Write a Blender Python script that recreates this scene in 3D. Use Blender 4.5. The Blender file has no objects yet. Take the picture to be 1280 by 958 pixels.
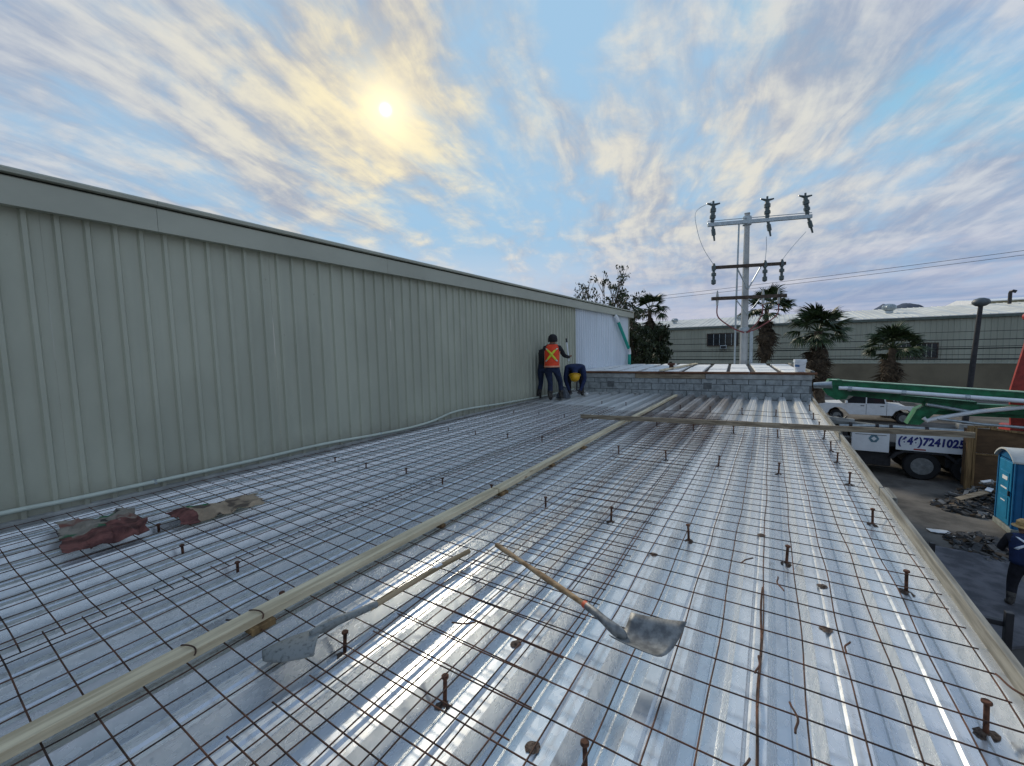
import bpy, bmesh, math, random
from mathutils import Vector, Matrix, Euler, noise as mnoise
R = math.radians
random.seed(7)
scene = bpy.context.scene
col = scene.collection

# ------------------------------------------------------------------ camera
cd = bpy.data.cameras.new('camera')
cam = bpy.data.objects.new('camera', cd)
col.objects.link(cam)
scene.camera = cam
cd.sensor_fit = 'HORIZONTAL'
cd.sensor_width = 36.0
cd.lens = 14.493
cd.clip_start = 0.05
cd.clip_end = 30000
cam.matrix_world = Matrix(((0.84700259, -0.02478712, 0.53101056, 0.0),
                           (0.53112330, 0.08125255, -0.84338963, 0.0),
                           (-0.02224076, 0.99638528, 0.08198614, 1.45),
                           (0, 0, 0, 1)))

# ------------------------------------------------------------------ world / sky
SUN = Vector((-0.652, 0.593, 0.473)).normalized()
world = bpy.data.worlds.new('World')
scene.world = world
world.use_nodes = True
wt = world.node_tree
wt.nodes.clear()


class NG:
    """tiny node-graph helper"""
    def __init__(self, tree):
        self.t = tree

    def n(self, typ, **kw):
        nd = self.t.nodes.new(typ)
        for k, v in kw.items():
            setattr(nd, k, v)
        return nd

    def put(self, sock, v):
        if hasattr(v, 'node'):
            self.t.links.new(v, sock)
        elif v is not None:
            sock.default_value = v

    def math(self, op, a, b=None, c=None, clamp=False):
        nd = self.n('ShaderNodeMath', operation=op, use_clamp=clamp)
        self.put(nd.inputs[0], a)
        self.put(nd.inputs[1], b)
        self.put(nd.inputs[2], c)
        return nd.outputs[0]

    def vmath(self, op, a, b=None, out=0):
        nd = self.n('ShaderNodeVectorMath', operation=op)
        self.put(nd.inputs[0], a)
        self.put(nd.inputs[1], b)
        return nd.outputs['Value'] if op in ('DOT_PRODUCT', 'LENGTH') else nd.outputs[0]

    def comb(self, x, y, z):
        nd = self.n('ShaderNodeCombineXYZ')
        for i, v in enumerate((x, y, z)):
            self.put(nd.inputs[i], v)
        return nd.outputs[0]

    def sep(self, v):
        nd = self.n('ShaderNodeSeparateXYZ')
        self.put(nd.inputs[0], v)
        return nd.outputs

    def noise(self, v, scale, detail=4, rough=.55, dist=0.0, color=False):
        nd = self.n('ShaderNodeTexNoise')
        self.put(nd.inputs['Vector'], v)
        nd.inputs['Scale'].default_value = scale
        nd.inputs['Detail'].default_value = detail
        nd.inputs['Roughness'].default_value = rough
        nd.inputs['Distortion'].default_value = dist
        return nd.outputs['Color' if color else 'Fac']

    def step(self, v, a, b, lo=0.0, hi=1.0):
        nd = self.n('ShaderNodeMapRange', interpolation_type='SMOOTHSTEP')
        self.put(nd.inputs[0], v)
        nd.inputs[1].default_value = a
        nd.inputs[2].default_value = b
        nd.inputs[3].default_value = lo
        nd.inputs[4].default_value = hi
        return nd.outputs[0]

    def mix(self, f, a, b, typ='MIX'):
        nd = self.n('ShaderNodeMix', data_type='RGBA', blend_type=typ)
        self.put(nd.inputs[0], f)
        self.put(nd.inputs[6], a if hasattr(a, 'node') else (*a, 1))
        self.put(nd.inputs[7], b if hasattr(b, 'node') else (*b, 1))
        return nd.outputs[2]


g = NG(wt)
tc = g.n('ShaderNodeTexCoord').outputs['Generated']
d = g.vmath('NORMALIZE', tc)
sx, sy, sz = g.sep(d)
zz = g.math('MAXIMUM', sz, 0.0)
den = g.math('ADD', zz, 0.17)
pu = g.math('DIVIDE', sx, den)
pv = g.math('DIVIDE', sy, den)
# cloud streets run roughly along the roof, a little to the left of it
ca, sa = math.cos(R(14)), math.sin(R(14))
U = g.math('ADD', g.math('MULTIPLY', pu, -sa), g.math('MULTIPLY', pv, ca))
V = g.math('ADD', g.math('MULTIPLY', pu, ca), g.math('MULTIPLY', pv, sa))
pvec = g.comb(U, V, 0.0)
warp = g.noise(pvec, 1.1, 3, .5, 0, True)
wv = g.vmath('SCALE', g.vmath('SUBTRACT', warp, (0.5, 0.5, 0.5)))
wv.node.inputs['Scale'].default_value = 0.30
pw = g.vmath('ADD', pvec, wv)
wu, wvv, _ = g.sep(pw)
streak = g.noise(g.comb(g.math('MULTIPLY', wu, 0.62), g.math('MULTIPLY', wvv, 1.5), 3.7), 1.9, 9, .55, .2)
puffs = g.noise(g.comb(g.math('MULTIPLY', wu, 1.25), g.math('MULTIPLY', wvv, 1.6), 9.1), 4.0, 8, .57, .15)
large = g.noise(g.comb(U, V, 1.3), 0.75, 2, .5)
fine = g.noise(g.comb(g.math('MULTIPLY', wu, 0.6), g.math('MULTIPLY', wvv, 2.3), 5.5), 5.0, 6, .6, .3)


def lobe(vec, k, amp):
    dt = g.vmath('DOT_PRODUCT', d, tuple(Vector(vec).normalized()))
    e = g.math('EXPONENT', g.math('MULTIPLY', g.math('SUBTRACT', dt, 1.0), k))
    return g.math('MULTIPLY', e, amp)


cov = g.math('ADD', g.math('MULTIPLY', streak, 0.52), g.math('MULTIPLY', puffs, 0.48))
cov = g.math('ADD', cov, g.math('MULTIPLY', g.math('SUBTRACT', large, 0.5), 0.20))
for vec, k, amp in (((-0.86, 0.39, 0.32), 45, -.035), ((-0.90, 0.22, 0.38), 10, .085), ((-0.80, 0.40, 0.46), 25, .05), ((-0.411, 0.681, 0.606), 45, -.10),
                    ((-0.58, 0.78, 0.25), 60, -.12), ((0.20, 0.84, 0.50), 30, -.07),
                    ((-0.949, 0.18, 0.25), 60, -.02), ((-0.679, 0.53, 0.52), 45, .10),
                    ((-0.06, 0.93, 0.37), 14, .085), ((-0.52, 0.70, 0.46), 70, .10),
                    ((-0.745, 0.379, 0.549), 80, -.05), ((-0.81, 0.46, 0.37), 150, .08),
                    ((0.28, 0.92, 0.28), 9, .10)):
    cov = g.math('ADD', cov, lobe(vec, k, amp))
back = g.step(g.vmath('DOT_PRODUCT', d, tuple(SUN)), 0.5, -0.2)
cov = g.math('ADD', cov, g.math('MULTIPLY', back, .07))
cm = g.step(cov, 0.41, 0.67)
sdot = g.vmath('DOT_PRODUCT', d, tuple(SUN))
sd = g.math('MAXIMUM', sdot, 0.0)
glow_w = g.math('POWER', sd, 9.0)
glow_n = g.math('POWER', sd, 60.0)
glow_s = g.math('POWER', sd, 380.0)
disc = g.math('MULTIPLY', g.math('POWER', sd, 40000.0), .95)

sky = g.n('ShaderNodeTexSky', sky_type='NISHITA', sun_disc=False)
sky.sun_elevation = math.asin(SUN.z)
sky.sun_rotation = math.atan2(SUN.x, SUN.y)
sky.altitude = 20
sky.air_density = 1.0
sky.dust_density = 1.2
sky.ozone_density = 1.6
SKYC = sky.outputs[0]
SKYC = g.mix(1.0, SKYC, (0.66, 0.92, 1.0), 'MULTIPLY')
SKYC = g.mix(1.0, SKYC, (1.7, 2.7, 3.7), 'DARKEN')
SKYC = g.mix(g.math('MULTIPLY', g.step(g.vmath('DOT_PRODUCT', d, tuple(SUN)), 0.45, -0.25), .25), SKYC, (0.9, 1.25, 1.9))
# second sunlit patch of thin cloud over the far yard
warm2 = lobe((-0.075, 0.935, 0.345), 22, 0.34)
lit = g.math('ADD', g.math('MULTIPLY', glow_w, 0.55), g.math('MULTIPLY', glow_n, 0.40))
lit = g.math('ADD', lit, warm2)
thin = g.step(cov, 0.50, 0.78)
relief = g.step(g.math('ADD', g.math('MULTIPLY', puffs, .55), g.math('MULTIPLY', fine, .45)), 0.36, 0.64)
litn = g.math('MULTIPLY', lit, g.math('ADD', 0.55, g.math('MULTIPLY', relief, 0.75)), clamp=True)
grey = g.mix(relief, (1.45, 1.72, 2.4), (2.9, 3.05, 3.4))
grey = g.mix(g.math('MULTIPLY', back, .85), grey, (3.0, 3.2, 3.6))
warm = g.mix(relief, (2.9, 2.5, 1.95), (4.9, 4.2, 2.65))
cloudc = g.mix(litn, grey, warm)
dens = g.math('MULTIPLY', cm, 0.86)
skyc = g.mix(dens, SKYC, cloudc)
# the sky deepens towards the zenith
skyc = g.mix(g.step(sz, 0.75, 0.98, 0, 0.20), skyc, (0.55, 0.85, 1.30))
# pale lavender layer of cloud low over the horizon
hb = g.math('MULTIPLY', g.step(sz, 0.27, 0.03), 0.85)
bands = g.noise(g.comb(g.math('MULTIPLY', sx, 1.0), g.math('MULTIPLY', sy, 1.0), g.math('MULTIPLY', sz, 13.0)), 1.9, 5, .55, .4)
bandc = g.mix(g.step(bands, .40, .62), (1.25, 1.65, 2.55), (2.4, 2.5, 3.1))
bandc = g.mix(g.math('MULTIPLY', glow_w, 1.0), bandc, (5.0, 4.3, 3.8))
skyc = g.mix(hb, skyc, bandc)
# veiled sun and its halo
halo = g.mix(g.math('MULTIPLY', glow_s, 0.75), skyc, (6.2, 5.3, 3.3))
halo = g.mix(g.math('MULTIPLY', g.math('POWER', sd, 1500.0), .40), halo, (7.2, 6.3, 4.2))
final = g.mix(disc, halo, (26.0, 24.5, 19.0))
bg = g.n('ShaderNodeBackground')
wt.links.new(final, bg.inputs['Color'])
bg.inputs['Strength'].default_value = 0.1
wo = g.n('ShaderNodeOutputWorld')
wt.links.new(bg.outputs[0], wo.inputs['Surface'])

# ------------------------------------------------------------------ sun (veiled by cloud)
sl = bpy.data.lights.new('sun', 'SUN')
sl.energy = 1.3
sl.angle = R(12)
sl.color = (1.0, 0.90, 0.74)
so = bpy.data.objects.new('sun', sl)
col.objects.link(so)
so.rotation_euler = (-SUN).to_track_quat('-Z', 'Y').to_euler()
so.location = SUN * 60

vs = scene.view_settings
vs.view_transform = 'Standard'
vs.look = 'None'
vs.exposure = 1.08
vs.gamma = 1.0
scene.cycles.use_denoising = True
scene.cycles.max_bounces = 6
scene.cycles.sample_clamp_indirect = 8
scene.cycles.caustics_reflective = True
scene.cycles.blur_glossy = 1.0


# ------------------------------------------------------------------ materials
def mat(name, c, rough=.6, metal=0.0, var=.18, scale=4.0, c2=None, bump=0.0, bscale=30.0, stretch=(1, 1, 1), spec=.4, contrast=(.35, .65), local=False):
    m = bpy.data.materials.new(name)
    m.use_nodes = True
    t = m.node_tree
    k = NG(t)
    b = t.nodes['Principled BSDF']
    if local:
        pos = k.n('ShaderNodeTexCoord').outputs['Object']
    else:
        pos = k.n('ShaderNodeNewGeometry').outputs['Position']
    v = k.vmath('MULTIPLY', pos, stretch)
    f = k.step(k.noise(v, scale, 6, .6), *contrast)
    lo = tuple(x * (1 - var) for x in c)
    hi = c2 if c2 else tuple(min(1, x * (1 + var)) for x in c)
    cc = k.mix(f, lo, hi)
    t.links.new(cc, b.inputs['Base Color'])
    b.inputs['Roughness'].default_value = rough
    b.inputs['Metallic'].default_value = metal
    b.inputs['Specular IOR Level'].default_value = spec
    if bump:
        bn = k.n('ShaderNodeBump')
        bn.inputs['Strength'].default_value = bump
        bn.inputs['Distance'].default_value = .02
        t.links.new(k.noise(v, bscale, 5, .6), bn.inputs['Height'])
        t.links.new(bn.outputs[0], b.inputs['Normal'])
    return m


def deck_material():
    m = bpy.data.materials.new('galvanised_deck')
    m.use_nodes = True
    t = m.node_tree
    k = NG(t)
    b = t.nodes['Principled BSDF']
    pos = k.n('ShaderNodeNewGeometry').outputs['Position']
    x, y, z = k.sep(pos)
    vo = k.n('ShaderNodeTexVoronoi')
    vo.inputs['Scale'].default_value = 55
    k.put(vo.inputs['Vector'], k.vmath('MULTIPLY', pos, (1, .55, 1)))
    ex = k.math('ABSOLUTE', k.math('SUBTRACT', k.math('FRACT', k.math('MULTIPLY', k.math('ADD', x, 10.0), 1 / .08)), .5))
    ey = k.math('ABSOLUTE', k.math('SUBTRACT', k.math('FRACT', k.math('ADD', k.math('MULTIPLY', y, 1 / .062), k.math('MULTIPLY', x, 9.0))), .5))
    emb = k.step(k.math('SQRT', k.math('ADD', k.math('MULTIPLY', ex, ex), k.math('MULTIPLY', ey, ey))), .34, .18)
    sp = k.sep(vo.outputs['Color'])[0]
    scuff = k.noise(k.vmath('MULTIPLY', pos, (26, 9, 20)), 1.0, 6, .65, .6)
    smear = k.noise(k.vmath('MULTIPLY', pos, (9, 1.1, 9)), 1.0, 5, .6, .3)
    base = k.mix(sp, (.69, .72, .735), (.77, .79, .80))
    base = k.mix(k.step(smear, .52, .76, 0, .3), base, (.46, .54, .58))
    base = k.mix(k.step(scuff, .60, .72, 0, .45), base, (.30, .36, .39))
    # footprints and wet cement smears
    foot = k.noise(k.vmath('MULTIPLY', pos, (5.5, 3.2, 5)), 1.0, 4, .6, .8)
    fm = k.step(foot, .66, .74, 0, .35)
    # dirt towards the far end, heaviest in a brown strip of rusty runoff
    n1 = k.noise(k.vmath('MULTIPLY', pos, (1.6, .7, 1)), 1.0, 5, .6, .4)
    far = k.step(k.math('ADD', y, k.math('MULTIPLY', n1, 3.0)), 8.4, 12.6)
    band = k.math('MULTIPLY', k.step(x, -3.0, -2.2), k.step(x, -.2, -1.2))
    band = k.math('MULTIPLY', band, k.step(k.math('ADD', y, k.math('MULTIPLY', n1, 2.0)), 6.4, 9.6))
    dust = k.math('MULTIPLY', far, k.math('MULTIPLY', n1, 1.15), clamp=True)
    rustm = k.math('MULTIPLY', band, k.step(n1, .25, .6, .35, .8))
    dcol = k.mix(dust, base, (.42, .41, .37))
    dcol = k.mix(fm, dcol, (.50, .53, .53))
    dcol = k.mix(rustm, dcol, (.17, .125, .095))
    t.links.new(dcol, b.inputs['Base Color'])
    dirt = k.math('MAXIMUM', k.math('MULTIPLY', dust, .85), rustm)
    dirt = k.math('MAXIMUM', dirt, k.math('MULTIPLY', fm, .6))
    t.links.new(k.math('SUBTRACT', 0.55, k.math('MULTIPLY', dirt, .5)), b.inputs['Metallic'])
    ro = k.math('ADD', k.math('MULTIPLY', sp, .04), k.math('MULTIPLY', smear, .12))
    ro = k.math('ADD', ro, k.math('MULTIPLY', dirt, .35))
    t.links.new(k.math('ADD', ro, .19), b.inputs['Roughness'])
    bn = k.n('ShaderNodeBump')
    bn.inputs['Strength'].default_value = .03
    bn.inputs['Distance'].default_value = .010
    hh = k.math('ADD', k.math('MULTIPLY', smear, .20), k.math('MULTIPLY', scuff, .22))
    hh = k.math('ADD', hh, k.math('MULTIPLY', emb, k.step(k.noise(k.vmath('MULTIPLY', pos, (2.1, .25, 1)), 1.0, 2), .42, .60, 0, .28)))
    hh = k.math('ADD', hh, k.math('MULTIPLY', k.noise(k.vmath('MULTIPLY', pos, (3, .8, 3)), 1.0, 3), .0))
    t.links.new(hh, bn.inputs['Height'])
    t.links.new(bn.outputs[0], b.inputs['Normal'])
    return m


def wood(name, a, b_, rough=.75, axis=1):
    st = [14, 14, 14]
    st[axis] = .9
    return mat(name, a, rough, 0, .25, 1.6, b_, .04, 4.0, tuple(st), .25)


M_DECK = deck_material()
M_WIRE = mat('rusty_wire', (.050, .030, .022), .75, .2, .4, 9, (.13, .058, .034))
M_STUD = mat('rusty_stud', (.075, .036, .022), .8, .2, .4, 40, (.16, .07, .04), .3, 90)
M_STAIN = mat('rust_stain', (.055, .035, .025), .9, 0, .4, 60, (.15, .11, .085), .4, 90)
M_BATTEN = wood('fresh_pine', (.64, .52, .33), (.76, .65, .44))
M_GREYWOOD = wood('weathered_pine', (.22, .175, .12), (.36, .30, .215), axis=0)
M_EDGEWOOD = wood('form_board', (.19, .185, .16), (.30, .295, .26))
# knots and dried cement on the fresh lumber
_k = NG(M_BATTEN.node_tree)
_b = M_BATTEN.node_tree.nodes['Principled BSDF']
_pos = _k.n('ShaderNodeNewGeometry').outputs['Position']
_v = _k.n('ShaderNodeTexVoronoi')
_v.inputs['Scale'].default_value = 2.4
M_BATTEN.node_tree.links.new(_k.vmath('MULTIPLY', _pos, (2.6, 1, 2.6)), _v.inputs['Vector'])
_c = _k.mix(_k.step(_v.outputs['Distance'], .10, .05, 0, .8), _b.inputs['Base Color'].links[0].from_socket, (.24, .14, .07))
_c = _k.mix(_k.step(_k.noise(_k.vmath('MULTIPLY', _pos, (5, 2.4, 5)), 1.0, 6, .65), .60, .70, 0, .3), _c, (.46, .43, .36))
M_BATTEN.node_tree.links.new(_c, _b.inputs['Base Color'])
M_REDWOOD = wood('stained_form_board', (.115, .052, .033), (.23, .115, .065), axis=0)
M_WALL = mat('sage_painted_steel', (.43, .44, .345), .42, 0, .08, 1.2, None, .05, 6, (1, 1, .45), .5)
# run-off streaks below the eave and splashed dirt along the foot of the wall
_k = NG(M_WALL.node_tree)
_b = M_WALL.node_tree.nodes['Principled BSDF']
_pos = _k.n('ShaderNodeNewGeometry').outputs['Position']
_x, _y, _z = _k.sep(_pos)
_st = _k.noise(_k.vmath('MULTIPLY', _pos, (3, 7, .22)), 1.0, 5, .6)
_m = _k.step(_st, .52, .75, 0, .30)
_c = _k.mix(_m, _b.inputs['Base Color'].links[0].from_socket, (.36, .37, .30))
_sp = _k.math('ADD', _z, _k.math('MULTIPLY', _k.noise(_k.vmath('MULTIPLY', _pos, (6, 6, 6)), 1.0, 5, .65), .5))
_c = _k.mix(_k.step(_sp, .62, .22, 0, .55), _c, (.26, .245, .20))
_v = _k.n('ShaderNodeTexVoronoi')
_v.inputs['Scale'].default_value = 3.1
M_WALL.node_tree.links.new(_pos, _v.inputs['Vector'])
_c = _k.mix(_k.step(_v.outputs['Distance'], .055, .03, 0, .45), _c, (.30, .28, .22))
M_WALL.node_tree.links.new(_c, _b.inputs['Base Color'])
M_WALL2 = mat('translucent_white_panel', (.68, .73, .78), .35, 0, .05, 1.5, None, .03, 6, (1, 1, .3), .5)
M_FASCIA = mat('fascia_paint', (.42, .425, .34), .45, 0, .07, 1.1, None, .04, 5, (1, .6, 1), .5)
M_ROOF = mat('pale_metal_roof', (.62, .62, .57), .5, 0, .10, .6, None, .05, 3, (1, .3, 1))
M_DARK = mat('dark_gap', (.025, .028, .03), .8)
M_CONC = mat('concrete', (.33, .335, .32), .9, 0, .18, 5, None, .35, 40)
M_BLOCK = mat('concrete_block', (.30, .325, .325), .92, 0, .22, 7, None, .4, 70)
M_MORTAR = mat('mortar', (.13, .14, .14), .95, 0, .2, 9, None, .4, 60)
M_FOAM = mat('white_foam', (.76, .765, .74), .8, 0, .10, 6, None, .1, 30)
M_STEEL = mat('zinc_steel', (.40, .45, .47), .42, .55, .12, 8)
M_BLACK = mat('black_steel', (.025, .025, .028), .5, 0, .3, 9)
M_WHITE = mat('white_paint', (.74, .76, .77), .4, 0, .06, 3)
M_WHITEPL = mat('white_plastic', (.78, .81, .83), .35, 0, .05, 4)
M_PIPE = mat('painted_conduit', (.52, .57, .49), .4, 0, .08, 3)
M_TEAL = mat('teal_plastic', (.015, .36, .28), .35, 0, .10, 3)
M_GREEN = mat('green_paint', (.009, .12, .048), .4, 0, .3, 3, (.015, .18, .075))
M_RUBBER = mat('rubber', (.018, .018, .019), .8)
M_GLASS = mat('dark_glass', (.02, .025, .03), .12, 0, .2, 2, None, 0, 1, (1, 1, 1), .6)
M_BLUE = mat('blue_text_paint', (.018, .025, .16), .5)
M_RED = mat('red_paint', (.30, .028, .022), .45, 0, .25, 4)
M_PLY = mat('brown_plywood', (.10, .055, .024), .75, 0, .2, 1.4, (.155, .088, .040), .15, 8, (1, 1, 2.2))
M_PLYPOST = wood('amber_lumber', (.19, .115, .05), (.30, .19, .085), axis=2)
M_ASPH = mat('yard_ground', (.105, .098, .088), .95, 0, .3, .55, (.20, .182, .158), .5, 14, (1, 1, 1), .2)
M_PAD = mat('worn_pad', (.095, .095, .105), .85, 0, .25, 2.5, (.155, .15, .16), .3, 30)
M_TRUNK = mat('palm_trunk', (.10, .075, .052), .9, 0, .35, 6, None, .5, 20)
M_FROND = mat('palm_green', (.022, .045, .016), .5, 0, .4, 5, (.065, .10, .034))
M_DEAD = mat('dead_frond', (.060, .044, .030), .9, 0, .4, 5, (.115, .085, .055))
M_LEAF = mat('dark_leaf', (.020, .034, .014), .6, 0, .4, 3, (.055, .075, .03))
M_FARWALL = mat('far_sage_wall', (.36, .365, .29), .6, 0, .08, .5, None, 0, 1, (1, 1, .3))
M_FARTAN = mat('far_tan_wall', (.18, .15, .10), .85, 0, .15, .4)
M_POLE = mat('concrete_pole', (.42, .43, .42), .85, 0, .10, 3, None, .2, 25)
M_BROWNWOOD = mat('dark_timber', (.075, .055, .042), .85, 0, .3, 6)
M_PORC = mat('grey_porcelain', (.075, .10, .10), .35, 0, .2, 8)
M_CABLE = mat('cable', (.02, .022, .024), .6)
M_REDCABLE = mat('red_cable', (.22, .06, .06), .6)
M_HILL = mat('hill', (.03, .05, .085), .95, 0, .15, .002)  # blue of the distant haze is put into the base colour


# ------------------------------------------------------------------ mesh builder
class MB:
    def __init__(self):
        self.v = []
        self.f = []
        self.mi = []
        self.cur = 0

    def add(self, vs, fs):
        o = len(self.v)
        self.v += [tuple(p) for p in vs]
        self.f += [tuple(i + o for i in q) for q in fs]
        self.mi += [self.cur] * len(fs)
        return self

    def hexa(self, p):   # 4 bottom (ccw from above) + 4 top
        return self.add(p, [(3, 2, 1, 0), (4, 5, 6, 7), (0, 1, 5, 4), (1, 2, 6, 5), (2, 3, 7, 6), (3, 0, 4, 7)])

    def box(self, x0, x1, y0, y1, z0, z1, bev=0.0, mtx=None):
        if bev <= 0:
            p = [(x0, y0, z0), (x1, y0, z0), (x1, y1, z0), (x0, y1, z0), (x0, y0, z1), (x1, y0, z1), (x1, y1, z1), (x0, y1, z1)]
            if mtx:
                p = [mtx @ Vector(q) for q in p]
            return self.hexa(p)
        bm = bmesh.new()
        bmesh.ops.create_cube(bm, size=1)
        for q in bm.verts:
            q.co = Vector(((x0 + x1) / 2 + q.co.x * (x1 - x0), (y0 + y1) / 2 + q.co.y * (y1 - y0), (z0 + z1) / 2 + q.co.z * (z1 - z0)))
        bmesh.ops.bevel(bm, geom=bm.edges[:], offset=bev, segments=2, affect='EDGES', profile=.5)
        bm.verts.index_update()
        vs = [(mtx @ q.co if mtx else q.co.copy()) for q in bm.verts]
        fs = [[q.index for q in f.verts] for f in bm.faces]
        bm.free()
        return self.add(vs, fs)

    def bar(self, a, b, w, h, up=(0, 0, 1), bev=0.0):
        a = Vector(a); b = Vector(b)
        L = (b - a).length
        y = (b - a).normalized()
        x = y.cross(Vector(up)).normalized()
        z = x.cross(y)
        mt = Matrix(((x.x, y.x, z.x, a.x), (x.y, y.y, z.y, a.y), (x.z, y.z, z.z, a.z), (0, 0, 0, 1)))
        return self.box(-w / 2, w / 2, 0, L, -h / 2, h / 2, bev, mt)

    def tube(self, pts, r, n=8, cap=True):
        pts = [Vector(p) for p in pts]
        rs = r if isinstance(r, (list, tuple)) else [r] * len(pts)
        rings = []
        ref = None
        for i, p in enumerate(pts):
            t = (pts[min(i + 1, len(pts) - 1)] - pts[max(i - 1, 0)])
            if t.length < 1e-9:
                t = Vector((0, 0, 1))
            t.normalize()
            if ref is None:
                ref = Vector((0, 0, 1)) if abs(t.z) < .9 else Vector((1, 0, 0))
            x = t.cross(ref).normalized()
            y = x.cross(t).normalized()
            ref = y
            rings.append([p + (x * math.cos(2 * math.pi * k / n) + y * math.sin(2 * math.pi * k / n)) * rs[i] for k in range(n)])
        vs = [q for rg in rings for q in rg]
        fs = []
        for i in range(len(pts) - 1):
            for k in range(n):
                a, b = i * n + k, i * n + (k + 1) % n
                fs.append((a, a + n, b + n, b)[::-1])
        if cap:
            fs.append(tuple(range(n))[::-1][::-1])
            fs.append(tuple(range((len(pts) - 1) * n, len(pts) * n))[::-1])
        return self.add(vs, fs)

    def lathe(self, prof, n=20, c=(0, 0, 0), ax='z', sx=1.0, sy=1.0):
        vs = []
        for r, z in prof:
            for k in range(n):
                a = 2 * math.pi * k / n
                p = (r * math.cos(a) * sx, r * math.sin(a) * sy, z)
                if ax == 'y':
                    p = (p[0], p[2], p[1])
                elif ax == 'x':
                    p = (p[2], p[0], p[1])
                vs.append((p[0] + c[0], p[1] + c[1], p[2] + c[2]))
        fs = []
        m = len(prof)
        for i in range(m - 1):
            for k in range(n):
                a, b = i * n + k, i * n + (k + 1) % n
                fs.append((a, b, b + n, a + n))
        fs.append(tuple(range(n))[::-1])
        fs.append(tuple(range((m - 1) * n, m * n)))
        return self.add(vs, fs)

    def prism(self, poly, y0, y1):   # polygon in XZ extruded along Y
        n = len(poly)
        vs = [(x, y0, z) for x, z in poly] + [(x, y1, z) for x, z in poly]
        fs = [tuple(range(n)), tuple(range(n, 2 * n))[::-1]]
        for i in range(n):
            j = (i + 1) % n
            fs.append((i, i + n, j + n, j))
        return self.add(vs, fs)

    def prism_x(self, poly, x0, x1):   # polygon in YZ extruded along X
        n = len(poly)
        vs = [(x0, y, z) for y, z in poly] + [(x1, y, z) for y, z in poly]
        fs = [tuple(range(n))[::-1], tuple(range(n, 2 * n))]
        for i in range(n):
            j = (i + 1) % n
            fs.append((i, j, j + n, i + n))
        return self.add(vs, fs)

    def grid(self, fn, nu, nv, closed=False):
        vs = [fn(i / (nu - 1), j / (nv - 1)) for i in range(nu) for j in range(nv)]
        fs = [(i * nv + j, (i + 1) * nv + j, (i + 1) * nv + j + 1, i * nv + j + 1) for i in range(nu - 1) for j in range(nv - 1)]
        return self.add(vs, fs)

    def mesh(self, name, mats, smooth=False):
        me = bpy.data.meshes.new(name)
        me.from_pydata(self.v, [], self.f)
        for m in (mats if isinstance(mats, (list, tuple)) else [mats]):
            me.materials.append(m)
        me.polygons.foreach_set('material_index', self.mi)
        bm = bmesh.new()
        bm.from_mesh(me)
        bmesh.ops.recalc_face_normals(bm, faces=bm.faces[:])
        bm.to_mesh(me)
        bm.free()
        me.polygons.foreach_set('use_smooth', [bool(smooth)] * len(me.polygons))
        if smooth:
            try:
                me.set_sharp_from_angle(angle=R(40))
            except Exception:
                pass
        me.update()
        return me

    def build(self, name, mats, parent=None, smooth=False, off=None):
        """vertices are given in world coordinates; off (or the parent's place) becomes the origin"""
        o0 = Vector((0, 0, 0))
        if parent is not None:
            o0 = wloc(parent)
        elif off is not None:
            o0 = Vector(off)
        self.v = [(p[0] - o0.x, p[1] - o0.y, p[2] - o0.z) for p in self.v]
        ob = bpy.data.objects.new(name, self.mesh(name, mats, smooth))
        col.objects.link(ob)
        if parent is not None:
            ob.parent = parent
        else:
            ob.location = o0
        return ob


def wloc(o):
    p = Vector((0, 0, 0))
    while o is not None:
        p = p + o.location
        o = o.parent
    return p


def tag(o, label=None, cat=None, group=None, kind=None):
    if label: o['label'] = label
    if cat: o['category'] = cat
    if group: o['group'] = group
    if kind: o['kind'] = kind
    return o


def thing(name, loc, label, cat, group=None):
    o = bpy.data.objects.new(name, None)
    o.empty_display_size = .1
    col.objects.link(o)
    o.location = loc
    return tag(o, label, cat, group)


def copy_tree(o, parent=None):
    c = o.copy()
    col.objects.link(c)
    if parent is not None:
        c.parent = parent
    for ch in o.children:
        copy_tree(ch, c)
    return c


def inst(name, me, parent, loc, rot=(0, 0, 0), sc=(1, 1, 1)):
    ob = bpy.data.objects.new(name, me)
    col.objects.link(ob)
    ob.parent = parent
    ob.location = loc
    ob.rotation_euler = rot
    ob.scale = sc
    return ob


def solidify(o, t, off=0.0):
    m = o.modifiers.new('solid', 'SOLIDIFY')
    m.thickness = t
    m.offset = off
    return o


GZ = -3.8

# ================================================================== large structure
g0 = MB()
g0.grid(lambda u, v: (-9000 + 18000 * u, -3000 + 12000 * v, GZ), 2, 2)
tag(g0.build('ground', M_ASPH), kind='structure')

# ---- roof we stand on
PITCH = .32
V0 = .755            # centre of the first valley
bld = thing('roof_under_construction', (-2.3, 5.0, GZ), 'corrugated galvanised steel roof deck awaiting concrete, between sage wall and form boards', 'building')
prof1 = [(-.160, -.011), (-.148, 0.0), (-.094, 0.0), (-.058, -.105), (-.010, -.105), (-.005, -.095), (.005, -.095), (.010, -.105), (.058, -.105), (.094, 0.0), (.148, 0.0), (.160, -.011)]
EMB = [(.115, 0.0), (.122, -.006), (.134, -.006), (.141, 0.0)]


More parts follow.
